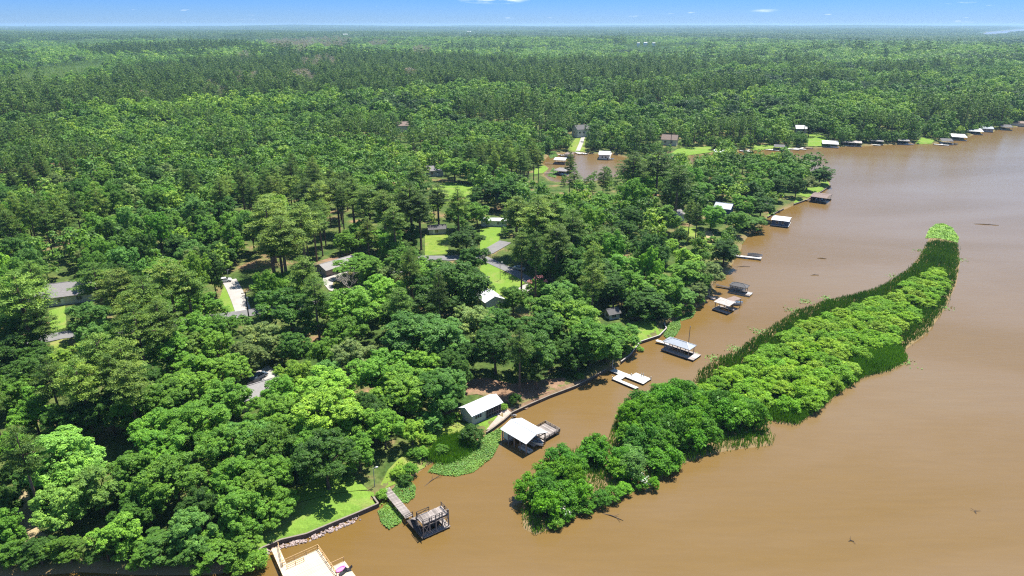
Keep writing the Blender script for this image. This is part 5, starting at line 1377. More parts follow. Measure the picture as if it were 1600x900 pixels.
x, y, z = PL(784, 643); pl = None

# ---- 5 U-shaped floating dock
zd = .5
o = empty('floating_dock', (*P(985, 592), 0), 0); tag(o, 'white U-shaped floating dock with a broad end platform', 'dock')
def poly_part(name, pix, mat, z0, z1):
    return MB().prism([to_local(o, P(*q, zd), 0)[:2] for q in pix], z0, z1).build(name, mat, o)
for nm, pix in (('gangway', [(952.6, 579), (960.4, 575.8), (973.6, 581.2), (966.3, 584.5)]), ('cross_section', [(955.7, 591.3), (966.3, 584.6), (977.6, 588.2), (970, 593.4)]),
                ('long_section', [(966.4, 584.4), (973.8, 581.4), (1012, 595.2), (1005.3, 599.8)]), ('end_platform', [(986.8, 586), (994, 582.2), (1018, 591.7), (1012.1, 595.1)]), ('finger_section', [(955.8, 591.5), (969.7, 593.6), (998, 605.2), (992.8, 607.2)])):
    s = poly_part(nm, pix, M['deck_white'], zd - .12, zd)
    pts_ = [Vector(to_local(o, P(*q, zd), 0)) for q in pix]; c_ = sum(pts_, Vector()) / 4
    sk = MB().prism([tuple((c_ + (p - c_) * .985)[:2]) for p in pts_], -.15, zd - .121).build('float_skirt', M['black'], s)
x, y = P(1003.5, 587.5, zd); ld = MB(); lx, ly, _ = to_local(o, (x, y), 0)
for s in (-.25, .25): ld.tube([(lx + s, ly, -.3), (lx + s, ly, zd + .9), (lx + s, ly - .5, zd + .9), (lx + s, ly - .5, zd)], [.05] * 4, 5)
ld.build('ladder', M['steel'], o)
for q in ((959.5, 576.3), (1017, 591.5), (986.6, 586.5), (957, 591)):
    l_ = to_local(o, P(*q, zd), 0); piece('pile', o, l_[0] - .1, l_[0] + .1, l_[1] - .1, l_[1] + .1, -1.6, 1.0, M['deck_white'])

# ---- roofed boathouses
def boathouse(label, roofpx, zev, kind, roofmat, basepx=None, zb=.55, rise=.8, ov=.35, wallmat=None, group=None, name='boathouse', deckmat='old_wood', end_deck=0, walk=None, ridge=None, posts=4, windows=0, ends=False, skirt='dark_wood', railp=False):
    cx, cy, rot, L, W = fit(*roofpx, zev); L -= 2 * ov; W = max(2.4, W - 2 * ov)
    o = empty(name, (cx, cy, 0), rot); tag(o, label, 'boathouse', group)
    if kind == 'gable': gable_roof(o, L, W, zev, rise, M[roofmat], ov=ov, seams=6)
    elif kind == 'hip': hip_roof(o, L, W, zev, rise, M[roofmat], ov=ov, ridge=ridge)
    else:
        r = MB().add([(-L / 2 - ov, -W / 2 - ov, zev - rise / 2), (L / 2 + ov, -W / 2 - ov, zev - rise / 2), (L / 2 + ov, W / 2 + ov, zev + rise / 2), (-L / 2 - ov, W / 2 + ov, zev + rise / 2),
                      (-L / 2 - ov, -W / 2 - ov, zev - rise / 2 + .12), (L / 2 + ov, -W / 2 - ov, zev - rise / 2 + .12), (L / 2 + ov, W / 2 + ov, zev + rise / 2 + .12), (-L / 2 - ov, W / 2 + ov, zev + rise / 2 + .12)],
                     [(3, 2, 1, 0), (4, 5, 6, 7), (0, 1, 5, 4), (1, 2, 6, 5), (2, 3, 7, 6), (3, 0, 4, 7)]).build('roof', M[roofmat], o)
        ms = MB()
        for i in range(7): x = -L / 2 - ov + .05 + (L + 2 * ov - .1) * i / 6; ms.bar((x, -W / 2 - ov, zev - rise / 2 + .135), (x, W / 2 + ov, zev + rise / 2 + .135), .06, .03)
        ms.build('seam', M[roofmat], r)
    bx0, bx1, by0, by1 = -L / 2 - .3, L / 2 + .3 + end_deck, -W / 2 - (1.0 if kind != 'gable' else .3), W / 2 + .3
    if wallmat:
        walls(o, L, W, zev + .02, rise if kind == 'gable' else .05, M[wallmat], zb + .01)
        for i in range(windows): window(o, -L / 2 + L * (i + 1) / (windows + 1), -W / 2, zb + 1.35, 1.0, 1.05, '-y', panes=1)
        MB().box(bx0, bx1, by0, by1, zb - .16, zb).build('platform', M[deckmat], o)
    else:
        n = max(3, int(L / .55))
        MB().box(bx0, bx1, by0, -W / 2 + .5, zb - .14, zb).build('walkway', M[deckmat], o); MB().box(bx0, bx1, W / 2 - .5, by1, zb - .14, zb).build('walkway', M[deckmat], o)
        MB().box(bx0, -L / 2 + 1.2, -W / 2 + .51, W / 2 - .51, zb - .145, zb - .005).build('walkway', M[deckmat], o)
        if end_deck: MB().box(L / 2 + .3, bx1, -W / 2 + .51, W / 2 - .51, zb - .142, zb - .003).build('end_deck', M['deck_white'], o)
        for i in range(posts):
            x = -L / 2 + .1 + (L - .2) * i / (posts - 1)
            for yy in (-W / 2 + .1, W / 2 - .1): piece('post', o, x - .08, x + .08, yy - .08, yy + .08, -1.5, zev + (.05 if kind != 'shed' else -.2 * (1 if yy < 0 else -1)), M['rail_wood'])
        if ends: MB().box(-L / 2, -L / 2 + .12, -W / 2 + .2, W / 2 - .2, zb, zev).build('end_wall', M[ends], o)
        if railp: railing(o, [(-L / 2, -W / 2 + .15, zb), (L / 2 - 1.4, -W / 2 + .15, zb)], .9, M['rail_wood'], 2.2, t=.1)
    MB().box(bx0 + .06, bx1 - .06, by0 + .06, -W / 2 + .35, -.2, zb - .15).build('float_skirt', M[skirt], o); MB().box(bx0 + .06, bx1 - .06, W / 2 - .35, by1 - .06, -.2, zb - .15).build('float_skirt', M[skirt], o)
    if walk:
        a_, b_ = to_local(o, P(*walk[0], zb + .25), zb + .2), to_local(o, P(*walk[1], zb), zb - .08)
        wk = MB(); wk.bar(a_, b_, 1.25, .12); wk.build('gangway', M[walk[2]], o)
    return o, L, W, rot
o, L, W, rot = boathouse('grey hip-roofed boathouse with pale end deck beside the bright lawn', ((1035.3, 533), (1077.6, 547), (1048, 526.6)), 2.8, 'hip', 'blue_metal', rise=1.0, end_deck=1.7, walk=((1025.5, 531.5), (1046, 537.5), 'deck_white'), deckmat='old_wood', railp=True, skirt='black')
x, y = P(1075.8, 536.5, 1.0); fp = empty('flag_pole', (x, y, 0), 0); tag(fp, 'thin tall rusty pole standing behind the grey hip-roofed boathouse', 'pole')
MB().tube([(0, 0, -1.5), (0, 0, 6.2)], [.11, .08], 7).build('shaft', M['brown_roof'], fp); MB().tube([(0, 0, 6.2), (0, 0, 6.4)], [.13, .04], 7).build('cap', M['steel'], fp)
o, L, W, rot = boathouse('rusty low-roofed boathouse, the front one of the close pair', ((1115.2, 470.6), (1139.4, 478.2), (1121.5, 464.6)), 2.9, 'shed', 'rusty_metal', rise=.5, walk=((1102, 461), (1117, 466.5), 'old_wood'), skirt='black')
r2 = fit((1134.8, 466.8), (1146.4, 471.2), (1142.9, 461), 3.1)
q = empty('boat_shelter', (r2[0], r2[1], 0), r2[2]); tag(q, 'flat pale brown boat shelter joined to the rusty low-roofed boathouse', 'boat shelter')
rw, rl2 = r2[4] / 2, r2[3] / 2
MB().box(-rl2, rl2, -rw, rw, 3.05, 3.2).build('roof', M['rust_roof'], q)
for sx in (-1, 1):
    for sy in (-1, 1): piece('post', q, sx * (rl2 - .2) - .08, sx * (rl2 - .2) + .08, sy * (rw - .2) - .08, sy * (rw - .2) + .08, -1.5, 3.05, M['rail_wood'])
MB().box(-rl2, rl2, -rw - .2, -rw + .8, .3, .48).build('walkway', M['old_wood'], q)
boat(1149.5, 474.5, r2[2] + .9, 4.6, 1.8, 'small white motor boat tied under the flat pale brown shelter', .3)
o, L, W, rot = boathouse('dark arched-roof boathouse with a shaded gangway and white end deck', ((1139, 445), (1166.8, 450.6), (1143.4, 440.6)), 2.7, 'hip', 'dark_shingle', rise=.9, end_deck=1.5, walk=((1119, 444.5), (1140, 449.5), 'dark_wood'), skirt='steel', railp=True)
boat(1152, 452.5, rot, 5.4, 2.0, 'dark covered boat inside the dark arched-roof boathouse', .3, cover=True)
# long narrow pier with a dark covered boat
a, b = Vector(P(1147.5, 398.8, .7)), Vector(P(1187, 403.3, .7)); d = b - a
o = empty('narrow_pier', ((a.x + b.x) / 2, (a.y + b.y) / 2, 0), math.atan2(d.y, d.x)); tag(o, 'long narrow pale pier jutting straight into the lake', 'pier'); L = d.length
n = int(L / .5)
planks(o, -L / 2, L / 2, -.8, .8, .7, .55, M['deck_white'], along='y')
MB().box(-L / 2, L / 2, -.7, .7, .42, .64).build('stringers', M['dark_wood'], o)
posts_grid(o, [-L / 2 + .5 + (L - 1) * i / 5 for i in range(6)], (-.75, .75), -1.5, .62, M['dark_wood'], .16, 'pile')
MB().box(L / 2, L / 2 + .6, -.9, .9, .2, .9).build('end_float', M['white_paint'], o)
boat(1179.5, 399.8, math.atan2(d.y, d.x), 5.6, 2.0, 'long dark covered boat moored along the narrow pale pier', .25, cover=True)
o, L, W, rot = boathouse('blue floating boathouse with white roof and two square windows', ((1204.9, 343.2), (1233.4, 346.6), (1210.4, 336.6)), 2.9, 'gable', 'white_metal', rise=.55, wallmat='blue_siding', windows=2, deckmat='deck_white', walk=((1199, 346), (1205, 347), 'deck_white'), skirt='black')
o, L, W, rot = boathouse('brown boathouse with a broad brown roof at the tree-shaded point', ((1265.6, 306.8), (1292, 310.4), (1277, 300.8)), 2.9, 'gable', 'brown_roof', rise=.7, ends='red_siding', deckmat='dark_wood', walk=((1259, 312), (1266, 312.4), 'old_wood'), skirt='black')
boat(1283, 313.5, rot, 5.6, 2.0, 'dark boat slung inside the brown boathouse at the point', .3, 'gel_blue', 'gel_blue')

# ---- cove docks
boathouse('grey hip-roofed boathouse nearest in the cove', ((864, 265.8), (883, 267.8), (869, 260.8)), 2.9, 'hip', 'grey_shingle', rise=.9, walk=((850, 270), (864, 269.5), 'rust_roof'), deckmat='dark_wood', skirt='black')
boathouse('white flat-canopied boat dock in the middle of the cove', ((864.8, 249.6), (883.4, 250.3), (866, 246.4)), 3.0, 'shed', 'white_metal', rise=.4, walk=((852, 254.5), (866, 255), 'rust_roof'), deckmat='rust_roof')
o, L, W, rot = boathouse('brown canopied boat dock at the head of the cove', ((881, 240.5), (893, 241.5), (884, 237.6)), 2.9, 'shed', 'brown_roof', rise=.3, walk=((872, 241), (881, 243), 'deck_white'), deckmat='rust_roof')
boat(882.5, 243.6, .1, 6.2, 2.2, 'white motor boat beside the brown canopied dock in the cove', .3)
boathouse('white gabled boathouse afloat on the far side of the cove', ((935, 241.4), (953, 242.0), (939, 236.6)), 3.6, 'gable', 'white_metal', rise=1.3, wallmat='white_paint', windows=2, deckmat='deck_white', walk=((955, 238.5), (953, 243), 'deck_white'), skirt='black')
boat(954.5, 249.3, .1, 4.4, 1.8, 'tiny white boat beside the white gabled cove boathouse', .3)
def flat_dock(px, py, L, W, rot, label, mat='deck_white', name='boat_dock', group=None, boats=()):
    x, y = P(px, py, .5); o = empty(name, (x, y, 0), R(rot)); tag(o, label, 'dock', group)
    MB().box(-L / 2, L / 2, -W / 2, W / 2, .35, .55).build('platform', M[mat], o); MB().box(-L / 2 + .1, L / 2 - .1, -W / 2 + .1, W / 2 - .1, -.2, .345).build('float_skirt', M['black'], o)
    MB().box(-.7, .7, W / 2, W / 2 + 7, .45, .58).build('gangway', M[mat], o)
    for sx in (-1, 1): piece('pile', o, sx * L / 2 - .12, sx * L / 2 + .12, -W / 2 - .25, -W / 2 - .01, -1.5, 1.3, M['rail_wood'])
    return o
flat_dock(904.5, 239.3, 3.0, 6, 20, 'left one of two small white finger docks below the cove path')
flat_dock(911.5, 239.6, 3.0, 6, 35, 'right one of two small white finger docks below the cove path')
# ---- docks along the far shore, left to right
far = [('roof', 1123.5, 241.5, 'white-roofed boat dock furthest left on the far shore', 'white_metal', 8), ('flat', 1166, 236.2, 'pale flat dock left of the far lawn', 'deck_white', 9), ('flat', 1207, 234.0, 'long pale dock below the far lawn, beside a dark canopy', 'deck_white', 10),
       ('roof', 1218, 233.2, 'dark canopied dock below the far lawn', 'dark_shingle', 8), ('flat', 1240, 233.0, 'left one of a pair of pale docks below the striped far lawn', 'deck_white', 8), ('flat', 1251, 232.6, 'right one of a pair of pale docks below the striped far lawn', 'deck_white', 8), ('flat', 1258, 230.6, 'brownish dock hugging the bank below the striped far lawn', 'rust_roof', 11),
       ('roof', 1298, 228.3, 'bright white-roofed dock in front of the dark far trees', 'white_metal', 12), ('roof', 1326, 226.3, 'grey hipped dock left of the dark far trees pair', 'grey_shingle', 10), ('roof', 1339, 226.8, 'low brown roofed dock right of the grey hipped far one', 'rusty_metal', 8),
       ('roof', 1371, 224.2, 'green-grey hipped dock in the middle of the far shore', 'pale_shingle', 10), ('flat', 1366, 226.0, 'pale flat dock in front of the green-grey hipped one', 'deck_white', 9), ('roof', 1413, 224.0, 'small greenish-roofed dock with white deck on the far shore', 'pale_shingle', 9), ('roof', 1481, 224.0, 'dark-roofed dock with pale deck at the second far lawn', 'dark_shingle', 9), ('flat', 1471, 226.0, 'pale dock in front of the second far lawn', 'deck_white', 10),
       ('roof', 1500, 217.6, 'wide white-roofed dock right of the second far lawn', 'white_metal', 12), ('roof', 1525, 208.6, 'pale flat-roofed dock left of the blue far boathouse', 'white_metal', 13), ('wall', 1543, 204.8, 'blue gabled boathouse on the far shore', 'blue_metal', 11), ('roof', 1574, 202.2, 'dark open dock right of the blue far boathouse', 'dark_shingle', 10), ('roof', 1590, 196.0, 'pinkish-roofed boathouse at the right edge of the far shore', 'rust_roof', 14)]
for kind, px, py, lab, mt, sz in far:
    if kind == 'flat': flat_dock(px, py, sz, 2.4, -35, lab, mt, group='docks along the far shore'); continue
    z = 2.9; dep = proj(*P(px, py, z), z)[2]; hw = sz * FPX / dep / 2; sl = .18; k = sz * .62 * FPX / dep * .16
    rp = ((px - hw, py - 4.2), (px + hw, py - 4.2 + hw * sl * .6), (px - hw * .7, py - 4.2 - k * 1.6))
    boathouse(lab, rp, z, 'hip' if mt in ('grey_shingle', 'pale_shingle') else ('gable' if kind == 'wall' or mt == 'rust_roof' else 'shed'), mt, rise=.9 if kind == 'wall' else .5, wallmat='grey_siding' if kind == 'wall' else ('cream_siding' if mt == 'rust_roof' else None), windows=2 if kind == 'wall' else 0, deckmat='deck_white', group='docks along the far shore', posts=3, skirt='black')
boat(1304, 230.6, -.5, 6.0, 2.2, 'white boat in front of the bright white-roofed far dock', .3)
boat(1421, 226.0, -.6, 5.6, 2.0, 'white boat beside the small greenish-roofed far dock', .3)
boat(1490, 225.6, -.6, 5.6, 2.0, 'dark boat beside the dark-roofed far dock', .3, 'gel_blue', 'gel_blue')

# ---- houses
def house(label, name, px, py, L, W, rot, h, rise, wallm, roofm, win=2, kind='gable', dz=0, doorx=None, cat='house', shutters=False, chimney=False):
    x, y, z = PL(px, py); o = empty(name, (x, y, z), R(rot)); tag(o, label, cat)
    walls(o, L, W, h, rise if kind == 'gable' else .1, M[wallm], -.5)
    r = gable_roof(o, L, W, h, rise, M[roofm], ov=.45, seams=0) if kind == 'gable' else hip_roof(o, L, W, h, rise, M[roofm], ov=.5)
    for i in range(win):
        xw = -L / 2 + L * (i + .6) / (win + .4); window(o, xw, -W / 2, h * .58, 1.5, 1.2, '-y', panes=2)
        if shutters:
            for s in (-1, 1): piece('shutter', o, xw + s * 1.0 - .18, xw + s * 1.0 + .18, -W / 2 - .06, -W / 2 - .003, h * .58 - .65, h * .58 + .65, M['black'])
    if win: window(o, -L / 2, 0, h * .58, 1.1, 1.1, '-x')
    if doorx is not None: door(o, doorx, -W / 2, 0, '-y', M['white_paint'])
    MB().box(-L / 2 - .06, L / 2 + .06, -W / 2 - .06, W / 2 + .06, -.6, -.02).build('foundation', M['concrete'], o)
    if chimney: MB().box(L * .2, L * .2 + .8, .4, 1.1, h, h + rise + .9).build('chimney', M['red_siding'], r)
    return o
g_ = PL(520, 430)[2]
cx, cy, rot, L, W = fit((511.5, 421.5), (545, 411.5), (496, 414), g_ + 2.6)
o = house('long tan house with pale shingle roof, black shutters and red corner base', 'tan_house', 520, 430, max(15, L + 4), W, math.degrees(rot), 2.6, 1.3, 'tan_siding', 'pale_shingle', 2, shutters=True, doorx=2.5)
ux, uy = math.cos(rot), math.sin(rot); a = P(511.5, 421.5, g_ + 2.6); L2 = max(15, L + 4) - .9
o.location.x = a[0] + ux * L2 / 2 - uy * W / 2; o.location.y = a[1] + uy * L2 / 2 + ux * W / 2
MB().box(-L2 / 2 - .75, -L2 / 2 + 1.2, -W / 2 - .12, -W / 2 + .5, -.2, .5).build('brick_base', M['red_siding'], o)
house('grey-roofed house with a hipped wing by the far left lawn', 'grey_roof_house', 103, 468, 17, 9.5, 24, 2.8, 3.0, 'cream_siding', 'grey_shingle', 3, 'hip', doorx=0)
house('low white mobile home behind the lawns', 'mobile_home', 772, 352, 11, 4.2, -4, 2.7, .55, 'white_paint', 'white_metal', 2, doorx=1.0)
house('small grey outbuilding half hidden under the pines', 'garden_shed', 683, 364, 7, 4.5, 12, 2.4, 1.1, 'grey_siding', 'dark_shingle', 1, cat='shed', doorx=-1.5)
o = house('white-gabled house with bright white roof between the oaks', 'white_house', 764, 482, 8, 6.0, -62, 4.2, 1.3, 'white_paint', 'white_metal', 1)
house('small dark-roofed shed at the edge of the shoreline wood', 'garden_shed', 956, 496, 3.6, 3, 25, 2.0, 1.0, 'grey_siding', 'dark_shingle', 1, cat='shed')
house('grey gabled house behind the hidden meadow', 'grey_house', 679, 274, 9, 6.5, 20, 3.6, 2.2, 'grey_siding', 'grey_shingle', 2, doorx=1)
house('tall white house with porches at the top of the cove path', 'cove_house', 908, 213, 12, 9, 25, 6.2, 2.8, 'white_paint', 'dark_shingle', 3, doorx=0)
house('brown-roofed house on the far side of the cove', 'brown_roof_house', 1046, 226, 11, 8, -20, 4.4, 3.0, 'cream_siding', 'rust_roof', 2, chimney=True)
house('tall blue-grey house in the peninsula trees', 'blue_house', 1129, 344, 7, 7, -30, 6.4, 1.6, 'blue_siding', 'blue_metal', 1)
house('small white cottage on the peninsula slope', 'cottage', 1050, 344, 9, 6, 30, 3.0, 1.4, 'white_paint', 'pale_shingle', 2)
house('pale blue house behind the striped far lawn', 'far_house', 1250, 208, 8, 6, -10, 4.2, 2.2, 'grey_siding', 'blue_metal', 2)
house('lone pale pink roof showing above the forest', 'forest_house', 628, 207, 10, 8, 15, 6.0, 2.6, 'cream_siding', 'rust_roof', 0)
house('grey roof corner at the lower edge of the pale courtyard', 'courtyard_house', 396, 628, 9, 6, 40, 2.9, 1.6, 'cream_siding', 'pale_shingle', 1)
house('pale blue-grey house on the slope right of the cove house', 'slope_house', 854, 203, 9, 7, 10, 4.5, 2.4, 'red_siding', 'rust_roof', 1)
def pavilion(px, py, lab):
    x, y, z = PL(px, py); o = empty('pavilion', (x, y, z), R(10)); tag(o, lab, 'pavilion')
    hip_roof(o, 4.4, 3.6, 2.5, .9, M['pale_shingle'], .4)
    for sx in (-1, 1):
        for sy in (-1, 1): piece('post', o, sx * 2 - .08, sx * 2 + .08, sy * 1.6 - .08, sy * 1.6 + .08, -.2, 2.5, M['white_paint'])
    MB().box(-1, 1, -.4, .4, .68, .76).build('table_top', M['old_wood'], o)
pavilion(1197, 327, 'small open pavilion with a grey hipped roof by the blue boathouse')
# far off on the horizon
def tank(px, py, H, lab):
    x, y, z = PL(px, py); o = empty('storage_silo', (x, y, z), 0); tag(o, lab, 'silo', 'white silos on the horizon')
    MB().tube([(0, 0, 0), (0, 0, H), (0, 0, H + 3)], [14, 14, 2], 16).build('drum', M['white_paint'], o); MB().tube([(16, 0, 0), (16, 0, H + 8)], [2, 2], 8).build('elevator_leg', M['white_paint'], o)
tank(40, 43.0, 48, 'left white silo on the far left horizon'); tank(88, 43.0, 46, 'right white silo on the far left horizon')
for px, py, s, lab in ((540, 58, 26, 'tiny white building in the far forest left of centre'), (733, 53, 30, 'tiny white building on the far ridge'), (997, 74, 9, 'left one of three white barns by the far field'), (1008, 73.5, 12, 'middle one of three white barns by the far field'), (1021, 74, 10, 'right one of three white barns by the far field'), (10, 46, 60, 'long white works at the far left horizon')):
    x, y, z = PL(px, py); o = empty('barn', (x, y, z), .4); tag(o, lab, 'barn', 'far white buildings'); walls(o, s, s * .5, 13 + s * .1, s * .1, M['white_paint'], -3); gable_roof(o, s, s * .5, 13 + s * .1, s * .1, M['white_metal'], ov=.6)

# ---- cars
def car(px, py, rot, paint, label, name='parked_car', pickup=False, on=.2):
    x, y, z = PL(px, py); o = empty(name, (x, y, z + on), R(rot)); tag(o, label, 'car')
    prof = [(-2.25, .32), (-2.3, .75), (-1.75, .92), (-1.2, 1.0), (-.75, 1.42), (.55, 1.45), (1.25, .98), (2.1, .85), (2.28, .62), (2.25, .32)]
    v, f = [], []; n = len(prof)
    for s, yy in ((0, -.86), (1, .86)):
        for (px_, pz) in prof: v.append((px_, yy * (.80 if pz > 1.2 else 1), pz))
    f = [tuple(range(n - 1, -1, -1)), tuple(range(n, 2 * n))] + [(i, (i + 1) % n, n + (i + 1) % n, n + i) for i in range(n)]
    MB().add(v, f).build('body', M[paint], o)
    MB().add([(-1.12, -.80, 1.03), (-.74, -.70, 1.40), (.52, -.70, 1.43), (1.12, -.80, 1.05), (-1.12, -.885, 1.03), (-.74, -.72, 1.40), (.52, -.72, 1.43), (1.12, -.885, 1.05)], [(0, 1, 2, 3), (4, 7, 6, 5), (0, 4, 5, 1), (1, 5, 6, 2), (2, 6, 7, 3), (3, 7, 4, 0)]).build('side_window', M['glass'], o)
    MB().add([(-1.12, .80, 1.03), (-.74, .70, 1.40), (.52, .70, 1.43), (1.12, .80, 1.05), (-1.12, .885, 1.03), (-.74, .72, 1.40), (.52, .72, 1.43), (1.12, .885, 1.05)], [(3, 2, 1, 0), (5, 6, 7, 4), (1, 5, 4, 0), (2, 6, 5, 1), (3, 7, 6, 2), (0, 4, 7, 3)]).build('side_window', M['glass'], o)
    MB().add([(.62, -.62, 1.435), (.62, .62, 1.435), (1.2, .74, 1.03), (1.2, -.74, 1.03), (.66, -.62, 1.46), (.66, .62, 1.46), (1.25, .74, 1.05), (1.25, -.74, 1.05)], [(0, 1, 2, 3), (7, 6, 5, 4), (0, 4, 5, 1), (1, 5, 6, 2), (2, 6, 7, 3), (3, 7, 4, 0)]).build('windscreen', M['glass'], o)
    for wx in (-1.4, 1.4):
        for wy in (-.82, .82):
            w = MB().tube([(wx, wy - .11, .33), (wx, wy + .11, .33)], [.33, .33], 12).build('wheel', M['rubber'], o); MB().tube([(wx, wy - .12, .33), (wx, wy + .12, .33)], [.18, .18], 8).build('rim', M['silver'], w)
    for wy in (-.6, .6): MB().box(2.2, 2.3, wy - .16, wy + .16, .6, .75).build('headlight', M['gel_white'], o)
    return o
car(811, 422, -28, 'silver', 'silver car parked at the end of the asphalt driveway')
car(405, 592, 60, 'gel_blue', 'dark car at the left edge of the pale courtyard'); car(351, 441, 20, 'gel_white', 'white car parked at the top of the pale concrete driveway')
car(403, 604, 20, 'black', 'black car in the shade below the dark courtyard car')

# ---- poles
def lamp(px, py, H, lab, head='white_paint', pole='steel', arm=.5, gz=None, name='pole_lamp'):
    x, y, z = PL(px, py); z = max(z, gz or 0); o = empty(name, (x, y, z), R(20)); tag(o, lab, 'lamp')
    MB().tube([(0, 0, -.5), (0, 0, H)], [.09, .07], 7).build('pole', M[pole], o)
    MB().tube([(0, 0, H - .1), (arm * .6, 0, H + .15), (arm, 0, H + .1)], [.04, .04, .04], 5).build('arm', M[pole], o)
    MB().tube([(arm - .1, 0, H + .02), (arm + .1, 0, H + .14), (arm + .45, 0, H + .12)], [.1, .2, .1], 8).build('lamp_head', M[head], o)
lamp(585.5, 760, 4.2, 'pole lamp with white head by the riprap lawn'); lamp(957, 574.5, 4.0, 'white dock lamp at the shore end of the U-shaped floating dock', pole='white_paint', arm=.1)
lamp(781.5, 437.5, 6.3, 'tall dark pole lamp standing on the lawn by the driveway', pole='bark')
lamp(357, 436, 3.2, 'slim white pole at the head of the pale concrete driveway', pole='white_paint', arm=.2)
x, y, z = PL(389.5, 500); o = empty('utility_pole', (x, y, z), R(35)); tag(o, 'dark wooden utility pole with crossarms and transformer by the left road', 'utility pole')
H = 9.0
MB().tube([(0, 0, -.5), (0, 0, H)], [.2, .15], 8).build('pole', M['bark'], o)
for zz in (H - .4, H - 1.2): MB().box(-1.1, 1.1, -.08, .08, zz, zz + .16).build('crossarm', M['bark'], o)
MB().tube([(.35, 0, H - 2.7), (.35, 0, H - 1.8)], [.28, .28], 10).build('transformer', M['steel'], o)
for xx in (-1, -.4, .4, 1): MB().tube([(xx, 0, H - .24), (xx, 0, H)], [.06, .04], 6).build('insulator', M['gel_white'], o)
x, y, z = PL(800.5, 441); o = empty('sign_post', (x, y, z), 0); tag(o, 'short dark post standing on the lawn right of the lamp pole', 'post')
MB().tube([(0, 0, -.2), (0, 0, 1.3)], [.08, .07], 6).build('post', M['bark'], o); MB().box(-.3, .3, -.04, .04, 1.0, 1.45).build('box', M['bark'], o)
x, y, z = PL(761, 434); o = empty('fire_pit', (x, y, z + .07), 0); tag(o, 'small ring of stones on the lawn left of the lamp pole', 'fire pit')
for i in range(10): a_ = i * .628; piece('stone', o, math.cos(a_) * .8 - .17, math.cos(a_) * .8 + .17, math.sin(a_) * .8 - .17, math.sin(a_) * .8 + .17, -.05, .28, M['stone'])

# ---- bare trees and blossom
def bare(px, py, H, lab, seed):
    x, y, z = PL(px, py); o = empty('bare_tree', (x, y, z), R(seed * 40)); s = H / 13.0; o.scale = (s, s, s); tag(o, lab, 'bare tree'); mesh_obj('branches', bare_tree(seed), o)
bare(549, 461, 10.5, 'leafless pale grey tree in front of the tan house', 3); bare(862, 452, 6.5, 'leafless twiggy grey tree beside the dark oak row', 8); bare(188, 446, 12, 'thin leafless grey snag among the olive pines', 5); bare(1108, 466, 7, 'leafless grey branches leaning over the water by the rusty boathouse', 9)
bare(160, 668, 9, 'leafless snag in the dark gap of the near wood', 12)
x, y, z = PL(838, 462); o = empty('crepe_myrtle', (x, y, z), 0); tag(o, 'pink-flowering crepe myrtle at the end of the driveway', 'flowering tree')
c = mesh_obj('foliage', S_CROWN[2], o); c.color = (*TINT['l'], 1); c.scale = (1.5, 1.5, 1.25); s = mesh_obj('stems', S_TRUNK[2], o); s.scale = (1.5, 1.5, 1.25)
vv, qq, tt = leaves([(-2.3, -1.4, 5.2), (.2, -.9, 6.6), (1.4, .2, 6.4), (3.0, -.3, 5.2)], [.9, 1.1, .8, .6], 80, .22, rg=rg); mesh_obj('blossom', np_mesh('blossom', vv, qq, [M['pink_blossom']], tt), o)
x, y, z = PL(1000, 762); o = empty('flowering_bush', (x, y, .1), 0); tag(o, 'low cream-flowering bush on the right edge of the near island', 'bush'); c = mesh_obj('foliage', S_CROWN[4], o); c.color = (*TINT['w'], 1); c.scale = (.7, .7, .55)
vv, qq, tt = leaves([(.5, -.8, 2.1), (1.2, .2, 1.9), (.2, .9, 2.3), (1.6, -.6, 1.2)], [.7, .7, .6, .5], 26, .17, rg=rg); mesh_obj('blossom', np_mesh('blossom', vv, qq, [M['blossom']], tt), o)
x, y, z = PL(884, 812); o = empty('flowering_bush', (x, y, .1), 0); tag(o, 'cream-flowering bush at the lower edge of the near island', 'bush'); c = mesh_obj('foliage', S_CROWN[5], o); c.color = (*TINT['w'], 1); c.scale = (.65, .65, .5)
vv, qq, tt = leaves([(.2, -.8, 1.9), (-.6, .2, 2.2), (.9, .5, 1.7)], [.7, .6, .6], 22, .16, rg=rg); mesh_obj('blossom', np_mesh('blossom', vv, qq, [M['blossom']], tt), o)

# ---- shore walls, riprap, floating wood
def sea_wall(pix, h, lab, wallm='sea_wall', capm='cap_wood', t=.3, inset=.5):
    pts_ = [Vector(P(*q)) for q in pix]; c = pts_[0]; o = empty('sea_wall', (c.x, c.y, 0), 0); tag(o, lab, 'sea wall')
    w = MB(); cp = MB()
    for i, (a, b) in enumerate(zip(pts_[:-1], pts_[1:])):
        a3, b3 = Vector((*(a - c), h / 2 - .4)), Vector((*(b - c), h / 2 - .4)); w.bar(a3, b3, t, h + .8)
        cp.bar(a3 + Vector((0, 0, h / 2 + .44 + .002 * (i % 2))), b3 + Vector((0, 0, h / 2 + .44 + .002 * (i % 2))), t + .02, .08)
    w.build('wall_face', M[wallm], o); cp.build('cap', M[capm], o)
W1 = [(402, 866), (413, 860.5), (440, 849), (480, 839.5), (520, 822.5), (560, 806), (591.5, 792.3), (584, 782)]
sea_wall(W1, .85, 'low dark timber wall with pale cap round the riprap lawn')
sea_wall([(760, 680), (770, 673), (788, 659.5), (800, 648.5), (830, 634.5), (860, 621.5), (900, 606.5), (925, 593.5), (946, 581)], .75, 'weathered timber wall along the bank by the screened house')
sea_wall([(970, 569), (985, 557.5), (1000, 537.5), (1015, 532.5), (1030, 527.5), (1041, 516.5), (1037, 508)], .8, 'pale capped wall round the bright green lawn', capm='concrete')
